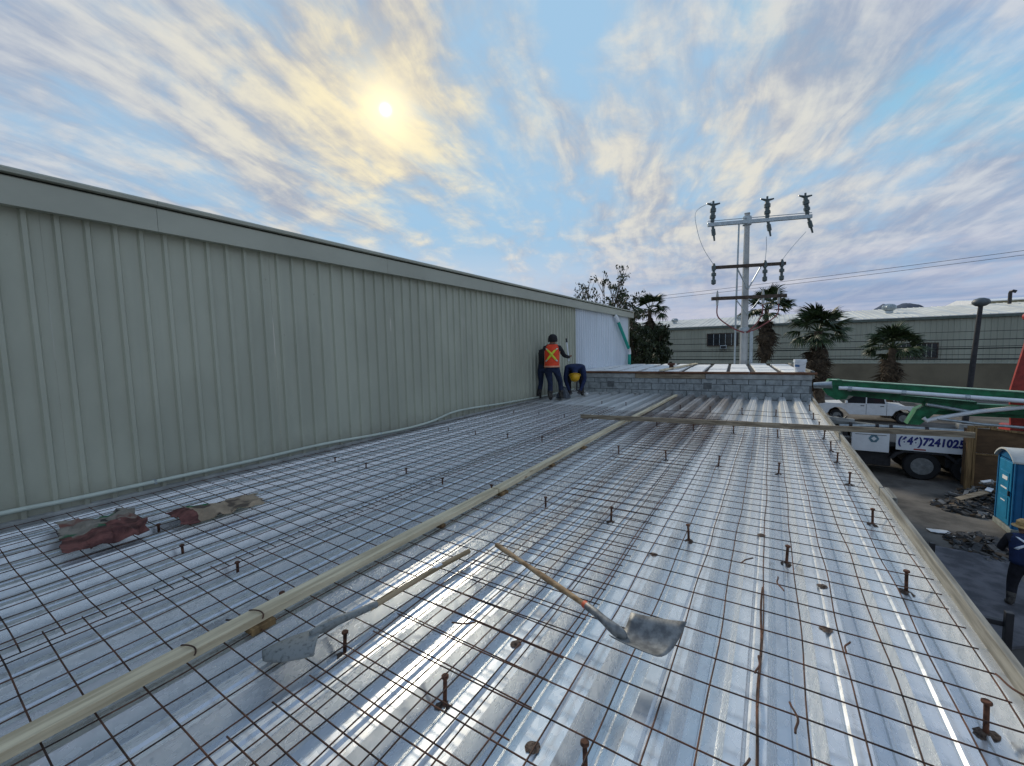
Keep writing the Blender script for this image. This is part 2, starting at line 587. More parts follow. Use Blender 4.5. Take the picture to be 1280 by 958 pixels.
def deck_sheet(k0, nrib, ya, yb, dz):
    mb = MB()
    pr = []
    for k in range(nrib):
        cx = V0 - PITCH * (k0 + k)
        seg = [(cx - x, z) for x, z in prof1]       # from +x side to -x side
        if k:
            seg = seg[1:]
        pr += seg
    pr = pr[::-1]
    ny = 26
    vs = []
    for i in range(ny + 1):
        y = ya + (yb - ya) * i / ny
        for j, (x, z) in enumerate(pr):
            w = mnoise.noise((x * 2.3, y * .9, dz * 99)) * .0028
            vs.append((x, y, z + dz + w))
    n = len(pr)
    fs = [(i * n + j, i * n + j + 1, (i + 1) * n + j + 1, (i + 1) * n + j) for i in range(ny) for j in range(n - 1)]
    mb.add(vs, fs)
    o = mb.build('deck_sheet', M_DECK, bld)
    return o


k = 0
i = 0
while V0 - PITCH * k > -5.45:
    n = min(3, int((V0 + 5.45) / PITCH) + 1 - k)
    if n <= 0:
        break
    deck_sheet(k, n, -2.6, 6.62, .0006 * (i % 2))
    deck_sheet(k, n, 6.60, 13.2, .0016 + .0006 * (i % 2))
    k += n
    i += 1
# steel joists and outer walls below the deck
mb = MB(); mb.box(.66, .86, -2.6, 18.4, GZ, -.112); mb.build('outer_wall', M_BLOCK, bld)
mb = MB(); mb.box(-5.5, .66, -2.6, -2.4, GZ, -.112); mb.build('outer_wall', M_BLOCK, bld)
for yy in (1.24, 3.42, 5.72, 7.95, 10.3):
    mb = MB(); mb.box(-5.5, .66, yy - .07, yy + .07, -.36, -.111); mb.build('steel_joist', M_BLACK, bld)

# ---- sage metal building on the left
mbld = thing('metal_building', (-5.6, 7.5, GZ), 'long sage green ribbed metal building with overhanging fascia beside the roof deck', 'building')
WX = -5.6


def panel_mesh(w, h, n):
    mb = MB()
    p = w / n
    pr = []
    for q in range(n):
        c = (q + .5) * p
        pr += [(c - p / 2, 0), (c - .030, 0), (c - .016, .031), (c + .016, .031), (c + .030, 0)]
    pr.append((w, 0))
    vs = []
    for z in (0, h):
        vs += [(-.0 + x, y, z) for y, x in pr]
    m = len(pr)
    mb.add(vs, [(j, j + 1, m + j + 1, m + j) for j in range(m - 1)])
    return mb


PW = 1.0
WH = 2.80 - GZ
pm = panel_mesh(PW, WH, 5).mesh('wall_panel', M_WALL)
pm2 = panel_mesh(PW, WH, 5).mesh('wall_panel', M_WALL2)
y = -4.0
q = 0
while y < 19.1:
    me = pm2 if 12.9 < y < 18.9 else pm
    if y + PW > 19.2:
        break
    inst('wall_panel', me, mbld, (WX + (.0025 if q % 2 else 0) - mbld.location.x, y - .012 - mbld.location.y, 0))
    y += PW
    q += 1
# end wall, corner trim, fascia, roof
mb = MB(); mb.box(-28, WX - .01, 18.90, 19.0, GZ, 2.8); mb.build('end_wall', M_WALL, mbld)
mb = MB(); mb.box(WX - .03, WX + .045, 18.96, 19.05, GZ, 2.78); mb.build('corner_trim', M_WALL, mbld)
mb = MB(); mb.box(-28, WX - .01, -4.1, -4.0, GZ, 2.8); mb.build('end_wall', M_WALL, mbld)
y = -4.3
while y < 19.3:
    y2 = min(y + 3.05, 19.42)
    mb = MB()
    mb.prism([(WX - .05, 2.775), (WX + .145, 2.755), (WX + .15, 2.985), (WX + .125, 3.0), (WX - .05, 3.0)], y, y2 - .003)
    mb.build('fascia', M_FASCIA, mbld)
    mb = MB()
    mb.prism([(WX - .05, 3.016), (WX + .185, 3.016), (WX + .19, 3.045), (WX + .18, 3.06), (WX - .05, 3.062)], y, y2 - .003)
    mb.build('drip_edge', M_FASCIA, mbld)
    y = y2
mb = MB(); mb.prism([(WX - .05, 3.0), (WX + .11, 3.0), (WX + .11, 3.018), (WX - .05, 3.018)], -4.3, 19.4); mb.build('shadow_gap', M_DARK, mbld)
mb = MB(); mb.prism([(-28, 3.9), (WX - .05, 3.02), (WX - .05, 3.058), (-28, 3.96)], -4.3, 19.42); mb.build('roof', M_ROOF, mbld)
# base flashing with cement crumbs
mb = MB(); mb.prism([(WX + .002, -.1), (WX + .065, -.1), (WX + .05, .028), (WX + .036, .045), (WX + .002, .05)], -2.6, 12.9)
mb.build('base_flashing', M_CONC, mbld)
# fasteners across the wall
scr = MB(); scr.lathe([(.0001, .010), (.008, .008), (.010, 0)], 8, ax='x')
scm = scr.mesh('screw', M_DARK)
for yy in range(0, 60):
    inst('screw', scm, mbld, (.003, .2 * yy * 1.0 + .3 - 7.5 + .1 * (yy % 2 == 9), 1.55 - GZ))

# ---- conduit along the wall base
pts = [(-1.0, .165), (.56, .150), (1.05, .135), (2.46, .12), (3.55, .125), (4.5, .085), (5.3, .07), (5.9, .10), (6.4, .175), (7.0, .185), (8.2, .14), (9.7, .10), (10.6, .085), (12.6, .08)]


def smooth_path(p, n=6):
    out = []
    for i in range(len(p) - 1):
        a = Vector(p[max(i - 1, 0)]); b = Vector(p[i]); c = Vector(p[i + 1]); e = Vector(p[min(i + 2, len(p) - 1)])
        for s in range(n):
            t = s / n
            out.append(.5 * ((2 * b) + (-a + c) * t + (2 * a - 5 * b + 4 * c - e) * t * t + (-a + 3 * b - 3 * c + e) * t ** 3))
    out.append(Vector(p[-1]))
    return out


cp = smooth_path([(WX + .075, y, z) for y, z in pts])
con = MB(); con.tube(cp, .021, 10)
cobj = thing('conduit_pipe', (WX + .075, 5.0, .1), 'thin painted conduit pipe waving along the foot of the sage wall', 'pipe')
con.build('pipe', M_PIPE, cobj, True)
for yy in (1.6, 4.6, 7.7, 10.8):
    zz_ = min(cp, key=lambda p: abs(p.y - yy)).z
    mb = MB(); mb.box(WX + .03, WX + .095, yy - .012, yy + .012, zz_ - .024, zz_ + .022, .004); mb.build('pipe_clip', M_STEEL, cobj)

# ---- teal downspout near the far end of the wall
dsp = thing('downspout', (WX + .14, 18.6, .6), 'teal plastic downspout with white elbows slanting down the pale wall end', 'downspout')
mb = MB(); mb.tube(smooth_path([(WX + .10, 16.75, 2.74), (WX + .15, 16.85, 2.66), (WX + .16, 17.02, 2.50)], 4), .075, 12); mb.build('elbow', M_WHITEPL, dsp, True)
mb = MB(); mb.tube([(WX + .16, 17.0, 2.52), (WX + .16, 18.58, 1.34)], .068, 12); mb.build('pipe', M_TEAL, dsp, True)
mb = MB(); mb.tube(smooth_path([(WX + .16, 18.52, 1.385), (WX + .16, 18.64, 1.27), (WX + .16, 18.66, 1.10)], 4), .076, 12); mb.build('coupling', M_WHITEPL, dsp, True)
mb = MB(); mb.tube([(WX + .16, 18.66, 1.14), (WX + .16, 18.66, .45)], .068, 12); mb.build('pipe', M_TEAL, dsp, True)

# ---- block parapet and the raised slab at the far end
ang = math.atan2(.42, 6.35)
PX0, PY0 = -5.50, 12.86
pm_ = Matrix.Translation((PX0, PY0, 0)) @ Matrix.Rotation(ang, 4, 'Z')
PL = 6.44
par = thing('block_parapet', (-2.3, 13.1, -.1), 'low grey concrete block wall at the far end of the roof deck', 'wall')
mb = MB(); mb.box(0.004, PL - .004, .012, .17, -.12, .60, 0, pm_); mb.build('mortar_core', M_MORTAR, par)
random.seed(3)
for row in range(3):
    z0 = -.10 + row * .205
    z1 = z0 + .193 if row < 2 else .455
    x = 0.0 if row % 2 else -.2
    while x < PL:
        a, b = max(x, 0), min(x + .392, PL)
        if b - a > .06:
            dy = random.uniform(-.006, .006)
            mb = MB(); mb.box(a + .006, b - .006, .0 + dy, .18, z0 + .006, z1, .006, pm_)
            mb.build('block', M_BLOCK, par)
        x += .40
# two darker blocks in the wall
for xx in (1.02, 3.85):
    mb = MB(); mb.box(xx, xx + .22, -.006, .03, .17, .35, .004, pm_); mb.build('dark_block', M_MORTAR, par)
# concrete bond beam and form boards
for a, b, m_ in ((0, 1.9, M_CONC), (1.91, 3.9, M_GREYWOOD), (3.91, PL, M_CONC)):
    mb = MB(); mb.box(a, b, -.02, .16, .465, .60, .006, pm_); mb.build('form_board', m_, par)
for a, b in ((-.02, 2.4), (2.41, 5.0), (5.01, PL + .10)):
    mb = MB(); mb.box(a, b, -.045, .12, .612, .665, .004, pm_); mb.build('cap_board', M_REDWOOD, par)

slab = thing('raised_roof_slab', (-2.3, 15.8, 0), 'raised slab of white foam blocks between dark joists beyond the block wall', 'roof')
mb = MB(); mb.box(0, PL, .19, 5.6, .45, .60, 0, pm_); mb.build('slab_base', M_DARK, slab)
random.seed(11)
x = .06
while x < PL - .2:
    w = min(.50, PL - x - .05)
    yy = .20
    while yy < 5.3:
        l = random.uniform(1.0, 1.35)
        if yy + l > 5.5:
            l = 5.5 - yy
        if l > .1:
            mb = MB()
            dz = random.uniform(-.012, .012)
            mb.box(x, x + w, yy, yy + l - random.choice((.03, .05, .14)), .602, .665 + dz, .012, pm_)
            mb.build('foam_block', M_FOAM, slab)
        yy += l
    x += w + random.choice((.10, .13, .16))
mb = MB(); mb.box(PL - .01, PL + .045, -.02, 5.6, .50, .70, .006, pm_); mb.build('edge_board', M_EDGEWOOD, slab)
mb = MB(); mb.box(2.62, 2.72, .25, 5.3, .69, .73, .004, pm_ @ Matrix.Translation((0, 0, 0)) @ Matrix.Rotation(R(-7), 4, 'Z')); 
tag(mb.build('wooden_plank', M_BATTEN, None, off=pm_ @ Vector((3, 2.5, .7))), 'pale plank lying across the white foam blocks of the raised slab', 'plank')

# ---- hills
hm = MB()
prof = [(-.0, 0), (.06, 46), (.16, 120), (.27, 150), (.36, 158), (.5, 195), (.62, 182), (.72, 196), (.85, 188), (.95, 150), (1.0, 100), (1.06, 0)]
N = 60


def hz(u):
    for (a, ha), (b, hb_) in zip(prof, prof[1:]):
        if a <= u <= b:
            return ha + (hb_ - ha) * (u - a) / (b - a)
    return 0


def hillp(u, v):
    uu = u * 1.06
    zz2 = hz(uu) * math.sin(math.pi * min(1, v * .5 + .0)) if v <= 1 else 0
    n_ = mnoise.noise((uu * 14, v * 4, 2)) * 9 * (1 if .03 < uu < 1.03 else 0)
    return (400 + 560 * uu + v * 40, 3600 + v * 700, GZ - 6 + max(0, (zz2 + n_ * v) * 1.5))


hm.grid(hillp, N, 12)
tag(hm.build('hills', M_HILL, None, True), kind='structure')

# ================================================================== reinforcing mesh
WR = .0033
random.seed(21)


def wire_mesh(name, L, nseg, amp, axis):
    mb = MB()
    ph = random.uniform(0, 50)
    pts = []
    for i in range(nseg + 1):
        t = L * i / nseg
        a = mnoise.noise((t * 1.7, ph, 0)) * amp
        b = mnoise.noise((t * 1.3, ph, 7)) * amp * .7
        pts.append((t, a, b) if axis == 'x' else (a, t, b))
    mb.tube(pts, WR, 5)
    return mb.mesh(name, M_WIRE, True)


def mesh_sheet(label, x0, x1, nlong, y0, y1, dy, z, yoff, ycross0, skew=0.0):
    t = thing('wire_mesh', (x0, y0, z), label, 'wire mesh', 'sheets of rusty welded wire mesh over the deck')
    cms = [wire_mesh('cross_wire', x1 - x0 + .05, 18, .007, 'x') for _ in range(5)]
    lms = [wire_mesh('long_wire', y1 - y0, 70, .016, 'y') for _ in range(5)]
    for i in range(nlong):
        x = (x1 - x0) * i / (nlong - 1)
        inst('long_wire', random.choice(lms), t, (x + random.uniform(-.006, .006), 0, random.uniform(-.003, .004) - .003), (0, 0, -random.uniform(-.0006, .0006)))
    y = ycross0
    while y < y1 - .02:
        inst('cross_wire', random.choice(cms), t, (-.025 + random.uniform(-.012, .012), y - y0 + random.uniform(-.004, .004), .0035 + random.uniform(-.002, .004)), (0, 0, skew + random.uniform(-.002, .002)))
        y += dy
    return t


mesh_sheet('rusty welded wire mesh sheet running along the sage wall', -5.40, -3.06, 16, -1.6, 9.3, .152, .042, 0, -1.36)
mesh_sheet('rusty welded wire mesh sheet under the long pale batten', -3.14, -.80, 16, -1.6, 9.0, .152, .035, 0, -1.42, -.004)
mesh_sheet('rusty welded wire mesh sheet beside the form boards, its edge lapping the next sheet', -1.64, .80, 16, -1.6, 8.6, .1635, .048, 0, -1.02, .006)
# stray bars on the bare end of the deck
for k_, (xa, xb, yy, lb) in enumerate(((-2.0, .82, 9.55, 'longer loose rusty bar lying across the ribs beyond the cross board'), (-.6, .84, 10.2, 'shorter loose rusty bar lying across the ribs near the block wall'))):
    mb = MB(); mb.tube([(xa + (xb - xa) * i / 12, yy + mnoise.noise((i * .7, k_, 3)) * .03, .008 + .004 * math.sin(i)) for i in range(13)], .0045, 6)
    tag(mb.build('loose_bar', M_WIRE, None, True, off=((xa + xb) / 2, yy, 0)), lb, 'rebar')
# heavier bent bars lying in a valley among the mesh
for k_, (x, ya, yb, lb) in enumerate(((-.01, 1.35, 2.75, 'long dark bar lying along a deck rib among short bent wires'),)):
    mb = MB(); mb.tube([(x + .004 * math.sin(i * .8) , ya + (yb - ya) * i / 16, .012 + .006 * math.cos(i * 1.3)) for i in range(17)], .005, 6)
    tag(mb.build('loose_bar', M_WIRE, None, True, off=(x, (ya + yb) / 2, 0)), lb, 'rebar')
tie_spots = [(.10, 1.75, 95), (-.02, 1.98, 85), (-.04, 1.42, 80), (.33, 2.30, 75), (.08, 2.75, 100), (-.10, 2.95, 60), (.88, 1.95, 130), (.86, 2.35, 120), (-1.30, 1.55, 30), (-2.35, .95, 20)]
for x, y, a in tie_spots:
    mb = MB()
    L = random.uniform(.10, .17)
    sg = random.choice((1, -1)) * random.uniform(.2, 1)
    mb.tube([(L * (i / 8 - .5), .020 * sg * math.sin(i / 8 * 3.1) ** 2, .004) for i in range(9)], .0042, 6)
    o = mb.build('tie_wire', M_WIRE, None, True)
    o.location = (x, y, .056)
    o.rotation_euler = (0, 0, R(a))
    tag(o, 'short bent rusty tie wire lying on the mesh', 'wire', 'bent tie wires on the mesh')

# ================================================================== shear studs
stud = thing('shear_stud', (0, 0, 0), 'headed rusty shear stud standing in a valley of the steel deck', 'stud', 'rusty shear studs on the deck')
mb = MB(); mb.tube([(0, 0, 0), (0, 0, .05), (0, 0, .130)], [.0095, .0092, .0092], 10); mb.build('shank', M_STUD, stud, True)
mb = MB(); mb.lathe([(.011, .128), (.0165, .1305), (.0165, .139), (.013, .142)], 12); mb.build('head', M_STUD, stud, True)
random.seed(5)
mb = MB()
ring = [(random.uniform(.030, .040), 2 * math.pi * k / 18) for k in range(18)]
vs = [(0, 0, .012)] + [(.014 * math.cos(a), .014 * math.sin(a), .012) for r, a in ring] + [(.6 * r * math.cos(a), .75 * r * math.sin(a), .004) for r, a in ring] + [(r * .9 * math.cos(a), r * 1.35 * math.sin(a), .0012) for r, a in ring]
n = 18
fs = [(0, 1 + k, 1 + (k + 1) % n) for k in range(n)]
for lv in range(2):
    o_ = 1 + lv * n
    fs += [(o_ + k, o_ + n + k, o_ + n + (k + 1) % n, o_ + (k + 1) % n) for k in range(n)]
mb.add(vs, fs)
mb.build('weld_splash', M_STAIN, stud, True)
ZV = -.1042
spots = []
colX = [V0 - PITCH * 2 * k for k in range(10)]
for yy in (1.24, 3.42, 5.72, 7.98, 10.35):
    for k, x in enumerate(colX):
        if yy < 2 and k < 2:
            continue
        if k == 0:
            continue
        if k == 5 and yy > 4:
            continue
        if yy > 10 and k > 7:
            continue
        spots.append((x, yy))
spots += [(colX[0], y_) for y_ in (2.235, 3.35, 4.49, 5.67, 6.58, 7.30, 8.15, 9.1, 10.2, 11.4)]
first = True
for x, y in spots:
    o = stud if first else copy_tree(stud)
    first = False
    o.location = (x + random.uniform(-.012, .012), y + random.uniform(-.05, .05), ZV)
    o.rotation_euler = (R(random.uniform(-3, 3)), R(random.uniform(-3, 3)), random.uniform(0, 6))
    if x > .7:
        o['label'] = 'rusty headed stud in the line along the form boards'
    elif abs(x + 1.805) < .05 and y < 2:
        o['label'] = 'rusty headed stud close beside the neck of the round shovel'
    elif abs(x + 4.365) < .05 and y < 2:
        o['label'] = 'rusty headed stud in the gap between the two scrap sheets'
    elif y > 7:
        o['label'] = 'rusty headed stud beyond the grey cross board, towards the block wall'
    elif x < -2.4:
        o['label'] = 'rusty headed stud between the sage wall and the long pale battens'
    else:
        o['label'] = 'rusty headed stud between the long pale battens and the rim line of studs'
# rust patches left by welding without a stud
for x, y in ((-1.03, 1.62), (-.70, 1.20), (-.66, 2.85), (.29, 2.95), (-.03, 3.55), (.27, 2.5)):
    o = bpy.data.objects.new('weld_spatter', [c for c in stud.children if c.name.startswith('weld_splash')][0].data)
    col.objects.link(o)
    o.location = (x, y, .003)
    o.scale = (.8, .6, .5)
    o.rotation_euler = (0, 0, random.uniform(0, 6))
    tag(o, 'small brown patch of weld spatter on the deck without a stud', 'spatter', 'weld spatter patches')

# ================================================================== timber
BX = -2.27


def batten(name, a, b, w, h, m, label, cat='plank', warpa=.006):
    a = Vector(a); b = Vector(b)
    mb = MB()
    nn = 24
    y_ = (b - a).normalized(); x_ = y_.cross(Vector((0, 0, 1))).normalized(); z_ = x_.cross(y_)
    vs = []
    ph = random.uniform(0, 40)
    for i in range(nn + 1):
        c = a + (b - a) * i / nn + x_ * mnoise.noise((i * .25, ph, 0)) * warpa + z_ * mnoise.noise((i * .25, ph, 5)) * warpa * .6
        e = .0015
        ww = w / 2 + mnoise.noise((i * 1.3, ph, 9)) * .002
        for (p, q) in ((-ww + e, -h / 2), (ww - e, -h / 2), (ww, -h / 2 + e), (ww, h / 2 - e), (ww - e, h / 2), (-ww + e, h / 2), (-ww, h / 2 - e), (-ww, -h / 2 + e)):
            vs.append(c + x_ * p + z_ * q)
    fs = [(i * 8 + k, i * 8 + (k + 1) % 8, (i + 1) * 8 + (k + 1) % 8, (i + 1) * 8 + k) for i in range(nn) for k in range(8)]
    fs += [tuple(range(8)), tuple(range(nn * 8, nn * 8 + 8))]
    mb.add(vs, fs)
    c = (a + b) / 2
    return tag(mb.build(name, m, None, False, off=(c.x, c.y, c.z)), label, cat)


zb = .0765
batten('wooden_batten', (BX - .012, -1.5, zb), (BX + .012, 3.22, zb), .094, .040, M_BATTEN, 'long pale pine batten beside the round shovel, lying along the deck', 'batten')
batten('wooden_batten', (BX + .016, 3.24, zb), (BX - .01, 7.55, zb - .002), .088, .042, M_BATTEN, 'pale pine batten running up to the grey cross board', 'batten')
batten('wooden_batten', (BX + .02, 7.57, zb - .004), (BX + .03, 12.2, .055), .088, .042, M_BATTEN, 'pale pine batten between grey cross board and block wall', 'batten')
batten('cross_board', (-3.05, 7.28, .146), (2.36, 7.98, .150), .034, .078, M_GREYWOOD, 'grey weathered board on edge across the battens, its end sticking out over the yard', 'board', .004)
# little packing blocks
random.seed(9)
for x, y, L, hh in ((BX + .03, 1.02, .12, .034), (BX + .02, 2.42, .05, .03), (BX + .04, 3.3, .12, .028), (BX + .03, 4.4, .08, .028), (BX + .035, 5.4, .09, .03)):
    mb = MB(); mb.box(x - .045, x + .045, y - L / 2, y + L / 2, .022, .022 + hh, .003)
    tag(mb.build('packing_block', M_PLYPOST, None, False, off=(x, y, .03)), 'small wooden packing block tucked under the long pale batten', 'block', 'packing blocks under the battens')
for y in (.72, 1.02):
    mb = MB(); mb.tube([(BX + .06 * math.cos(a), y + .012 * math.sin(a * 2), zb + .003 + .028 * math.sin(a)) for a in [R(180 - k * 15) for k in range(13)]], .0035, 6)
    tag(mb.build('tie_loop', M_WIRE, None, True, off=(BX, y, .06)), 'rusty wire loop tied over the pale batten', 'wire', 'wire loops over the batten')
# edge form boards on the right
ys = [(-2.4, 1.9), (1.905, 5.0), (5.005, 8.3), (8.305, 12.9)]
for k_, ((a, b), lb) in enumerate(zip(ys, ('form board on edge along the roof rim with bent wire ends against it', 'form board along the roof rim opposite the square shovel',
                                           'form board along the roof rim facing the pump truck', 'form board along the roof rim ending at the block wall'))):
    o = thing('form_board', (.907, (a + b) / 2, -.15), lb, 'board')
    mb = MB(); mb.box(.887 + .003 * (k_ % 2), .920 + .003 * (k_ % 2), a, b, -.14, .088 - .004 * (k_ % 2), .004); mb.build('board', M_EDGEWOOD, o)
    for yy in ([b - .12] if k_ < 3 else []):
        mb = MB(); mb.box(.926, .962, yy - .16, yy + .16, -.13, .082, .004); mb.build('cleat', M_EDGEWOOD, o)
mb = MB(); mb.box(.862, .884, -2.5, 12.9, -.07, -.012); mb.build('edge_angle', M_DARK, bld)
# cement crumbs along the board foot
random.seed(4)

# ================================================================== steel brackets outside the rim
for (y0, lb, s) in ((3.28, 'black steel bracket frame outside the rim above the dark pad', 1.0), (4.55, 'short black steel bracket tip outside the rim by the cleat', .8)):
    t = thing('steel_bracket', (1.15, y0, -.5), lb, 'bracket')
    zt = -.06 if s == 1 else -.20
    mb = MB(); mb.bar((1.15, y0, -.75), (1.15, y0, zt), .032, .032, (0, 1, 0), .003); mb.build('post', M_BLACK, t)
    mb = MB(); mb.bar((.93, y0 + .02, zt - .08), (1.15, y0 + .02, zt - .08), .03, .03, bev=.003); mb.build('arm', M_BLACK, t)
    mb = MB(); mb.bar((.86, y0 + .05, zt - .55), (1.135, y0 + .02, zt - .20), .026, .026, bev=.003); mb.build('brace', M_BLACK, t)

# ================================================================== shovels
def dish(mb, corners, dishd, nu=11, nv=9, curl=.0, rnd=0.0, tipr=0.0):
    a, b, c, e = [Vector(p) for p in corners]      # a,b = heel left/right ; e,c = tip left/right

    def fn(u, v):
        vv = v
        p0 = a.lerp(b, vv); p1 = e.lerp(c, vv)
        uu = u * (1 - tipr * (2 * v - 1) ** 2)
        p = p0.lerp(p1, uu)
        side = (2 * v - 1)
        z = dishd * (side ** 2) + curl * (u ** 2)
        return (p.x, p.y, p.z + z)
    mb.grid(fn, nu, nv)
    return mb


M_SHOVEL = mat('cement_crusted_steel', (.15, .155, .155), .5, .35, .2, 22, (.27, .275, .265), .08, 60)
M_SHOVEL2 = mat('pale_cement_steel', (.12, .13, .125), .6, .2, .25, 45, (.235, .25, .24), .08, 60, contrast=(.28, .5))
M_HANDLE = wood('worn_handle', (.30, .19, .095), (.47, .33, .19), axis=0)
M_HANDLE2 = wood('worn_pale_handle', (.30, .215, .115), (.44, .33, .20), axis=1)
M_ORANGE = mat('orange_band', (.55, .10, .04), .6)
sh = thing('square_shovel', (-.6, 1.8, .05), 'square shovel with orange band, crusted blade tipped up on the mesh', 'shovel')
hp = [(-1.62, 2.32, .066), (-1.2, 2.085, .118), (-.74, 1.835, .168)]
mb = MB(); mb.tube(smooth_path(hp, 6), [.0155 + .002 * math.sin(i) for i in range(13)], 10); mb.build('handle', M_HANDLE, sh, True)
mb = MB(); mb.tube([(-.765, 1.849, .1655), (-.735, 1.832, .1685)], .0185, 10); mb.build('band', M_ORANGE, sh, True)
mb = MB(); mb.tube(smooth_path([(-.745, 1.838, .168), (-.68, 1.80, .172), (-.60, 1.765, .160), (-.53, 1.765, .128)], 5), [.019] * 8 + [.020, .022, .024, .026, .027, .026, .022, .016][:8], 10); mb.build('socket', M_SHOVEL, sh, True)
mb = MB(); dish(mb, [(-.575, 1.665, .128), (-.535, 1.865, .128), (-.29, 1.885, .135), (-.385, 1.66, .092)], .062, curl=.02); o = mb.build('blade', M_SHOVEL, sh, True); solidify(o, .003)
sh2 = thing('round_shovel', (-1.83, 1.2, .05), 'round pointed shovel lying face down, pale with dried cement, beside the batten', 'shovel')
mb = MB(); mb.tube(smooth_path([(-1.735, 2.15, .066), (-1.775, 1.82, .070), (-1.785, 1.36, .086)], 6), [.0165] * 13, 10); mb.build('handle', M_HANDLE2, sh2, True)
mb = MB(); mb.tube([(-1.771, 1.905, .0695), (-1.778, 1.83, .0708)], .0178, 10); mb.build('white_tape', M_WHITEPL, sh2, True)
mb = MB(); mb.tube(smooth_path([(-1.785, 1.40, .084), (-1.795, 1.28, .10), (-1.80, 1.17, .120), (-1.83, 1.05, .116)], 5), [.019] * 7 + [.020, .021, .022, .023, .024, .024, .022, .018, .014], 10); mb.build('socket', M_SHOVEL2, sh2, True)


def blade2(u, v):
    s = 2 * v - 1
    wid = .125 * (1 - .0 * u) * math.sqrt(max(0.0, 1 - (max(0, (u - .25)) / .75) ** 1.7)) if u > .25 else .125 * (1 - .06 * (.25 - u))
    wid *= .80
    c = Vector((-1.795, 1.075, 0)).lerp(Vector((-1.985, .905, 0)), u)
    ax = Vector((.17, -.19, 0)).normalized()
    z = .118 - .035 * u - .040 * s * s * (1 - .3 * u) - .014 * (u ** 3)
    p = c + ax * (s * max(wid, .004))
    return (p.x, p.y, z)


mb = MB(); mb.grid(blade2, 16, 11); o = mb.build('blade', M_SHOVEL2, sh2, True); solidify(o, .003)

# ================================================================== crumpled scrap
def scrap_mat(name, cols):
    m = mat(name, cols[0], .85, 0, .2, 9, None, .1, 30)
    t = m.node_tree
    k = NG(t)
    b = t.nodes['Principled BSDF']
    pos = k.n('ShaderNodeTexCoord').outputs['Object']
    cur = b.inputs['Base Color'].links[0].from_socket
    for i, (c, sc, lo, hi, off) in enumerate(cols[1]):
        f = k.step(k.noise(k.vmath('ADD', pos, (off, off * 1.7, i)), sc, 3, .5, .4), lo, hi)
        cur = k.mix(f, cur, c)
    t.links.new(cur, b.inputs['Base Color'])
    return m


def crumple(name, corners, seed, amp, ms, label, z0, nu=17, nv=11, lift=None, sel=None):
    a, b, c, e = [Vector(p) for p in corners]
    mb = MB()

    def fn(u, v):
        p = a.lerp(b, u).lerp(e.lerp(c, u), v)
        ed = .05 * mnoise.noise((u * 6, v * 6, seed)) * (1 if min(u, v, 1 - u, 1 - v) < .12 else .3)
        rid = 1 - abs(mnoise.noise((u * 3.1, v * 2.6, seed + 3))) * 2
        cr = rid * amp * .55 + mnoise.noise((u * 9, v * 7, seed + 8)) * amp * .30
        ll = lift(u, v) if lift else 0
        return (p.x + ed, p.y + ed * .8, z0 + max(0, cr) + ll)
    mb.grid(fn, nu, nv)
    if sel:
        mb.mi = [sel((i // (nv - 1)) / (nu - 1), (i % (nv - 1)) / (nv - 1)) for i in range(len(mb.f))]
    ctr = (a + b + c + e) / 4
    o = mb.build(name, ms, None, False, off=(ctr.x, ctr.y, z0))
    solidify(o, .006)
    return tag(o, label, 'scrap')


M_SRED = mat('dull_red_paint', (.10, .036, .032), .8, 0, .3, 9, (.22, .085, .07), .1, 30)
MS1 = scrap_mat('red_green_scrap', ((.27, .24, .195), [((.20, .08, .06), 3.0, .52, .62, 3.1), ((.03, .14, .06), 4.2, .55, .62, 8.3), ((.05, .045, .04), 6, .56, .62, 5.2)]))
MS2 = scrap_mat('tan_scrap', ((.34, .26, .175), [((.015, .14, .045), 4.0, .60, .64, 6.4), ((.10, .075, .055), 6, .55, .62, 1.2)]))
crumple('scrap_sheet', [(-4.20, .66, 0), (-4.15, 1.14, 0), (-4.90, 1.24, 0), (-4.98, .80, 0)], 4.4, .075, [MS1, M_SRED], 'crumpled red and green painted scrap sheet lying flat near the sage wall', .056, lift=lambda u, v: .035 * math.sin(3.1 * min(1, v * 1.6)) * (.6 + .4 * u), sel=lambda u, v: 1 if v + .12 * math.sin(u * 5) < .46 else 0)
crumple('scrap_sheet', [(-4.02, 1.34, 0), (-3.90, 1.88, 0), (-4.24, 2.0, 0), (-4.46, 1.34, 0)], 9.7, .06, [MS2, M_SRED], 'crumpled tan scrap sheet with a green patch and raised tail', .058, lift=lambda u, v: .050 * math.sin(2.6 * v + .3) * (.55 + .45 * math.sin(3.1 * u)), sel=lambda u, v: 1 if u < .16 else 0)

# ---- bucket on the raised slab
bk = thing('bucket', (.665, 13.62, .666), 'white plastic bucket with blue print on the slab corner', 'bucket')
mb = MB(); mb.lathe([(.122, .668), (.142, .93), (.150, .93), (.152, .955), (.146, .98), (.150, .985), (.150, 1.0), (.143, 1.0), (.118, .70)], 28, (.665, 13.62, 0)); mb.build('pail', M_WHITEPL, bk, True)
mb = MB(); mb.tube([(.665 + .153 * math.cos(a), 13.62 - .153 * abs(math.sin(a)) , .95 - .10 * abs(math.sin(a))) for a in [math.pi * k / 12 for k in range(13)]], .003, 6); mb.build('handle', M_STEEL, bk)
mb = MB(); mb.grid(lambda u, v: (.665 + (.1365 + .0105 * v) * math.sin(-1.0 + .9 * u), 13.62 - (.1365 + .0105 * v) * math.cos(-1.0 + .9 * u), .80 + .06 * v), 8, 3); mb.build('print', mat('blue_print', (.10, .22, .45), .5), bk)
st_ = thing('stub_column', (-2.8, 14.4, .67), 'short rusty steel stub standing on the raised slab', 'post')
mb = MB(); mb.box(-2.86, -2.74, 14.34, 14.46, .66, .80, .006); mb.build('stub', M_STUD, st_)
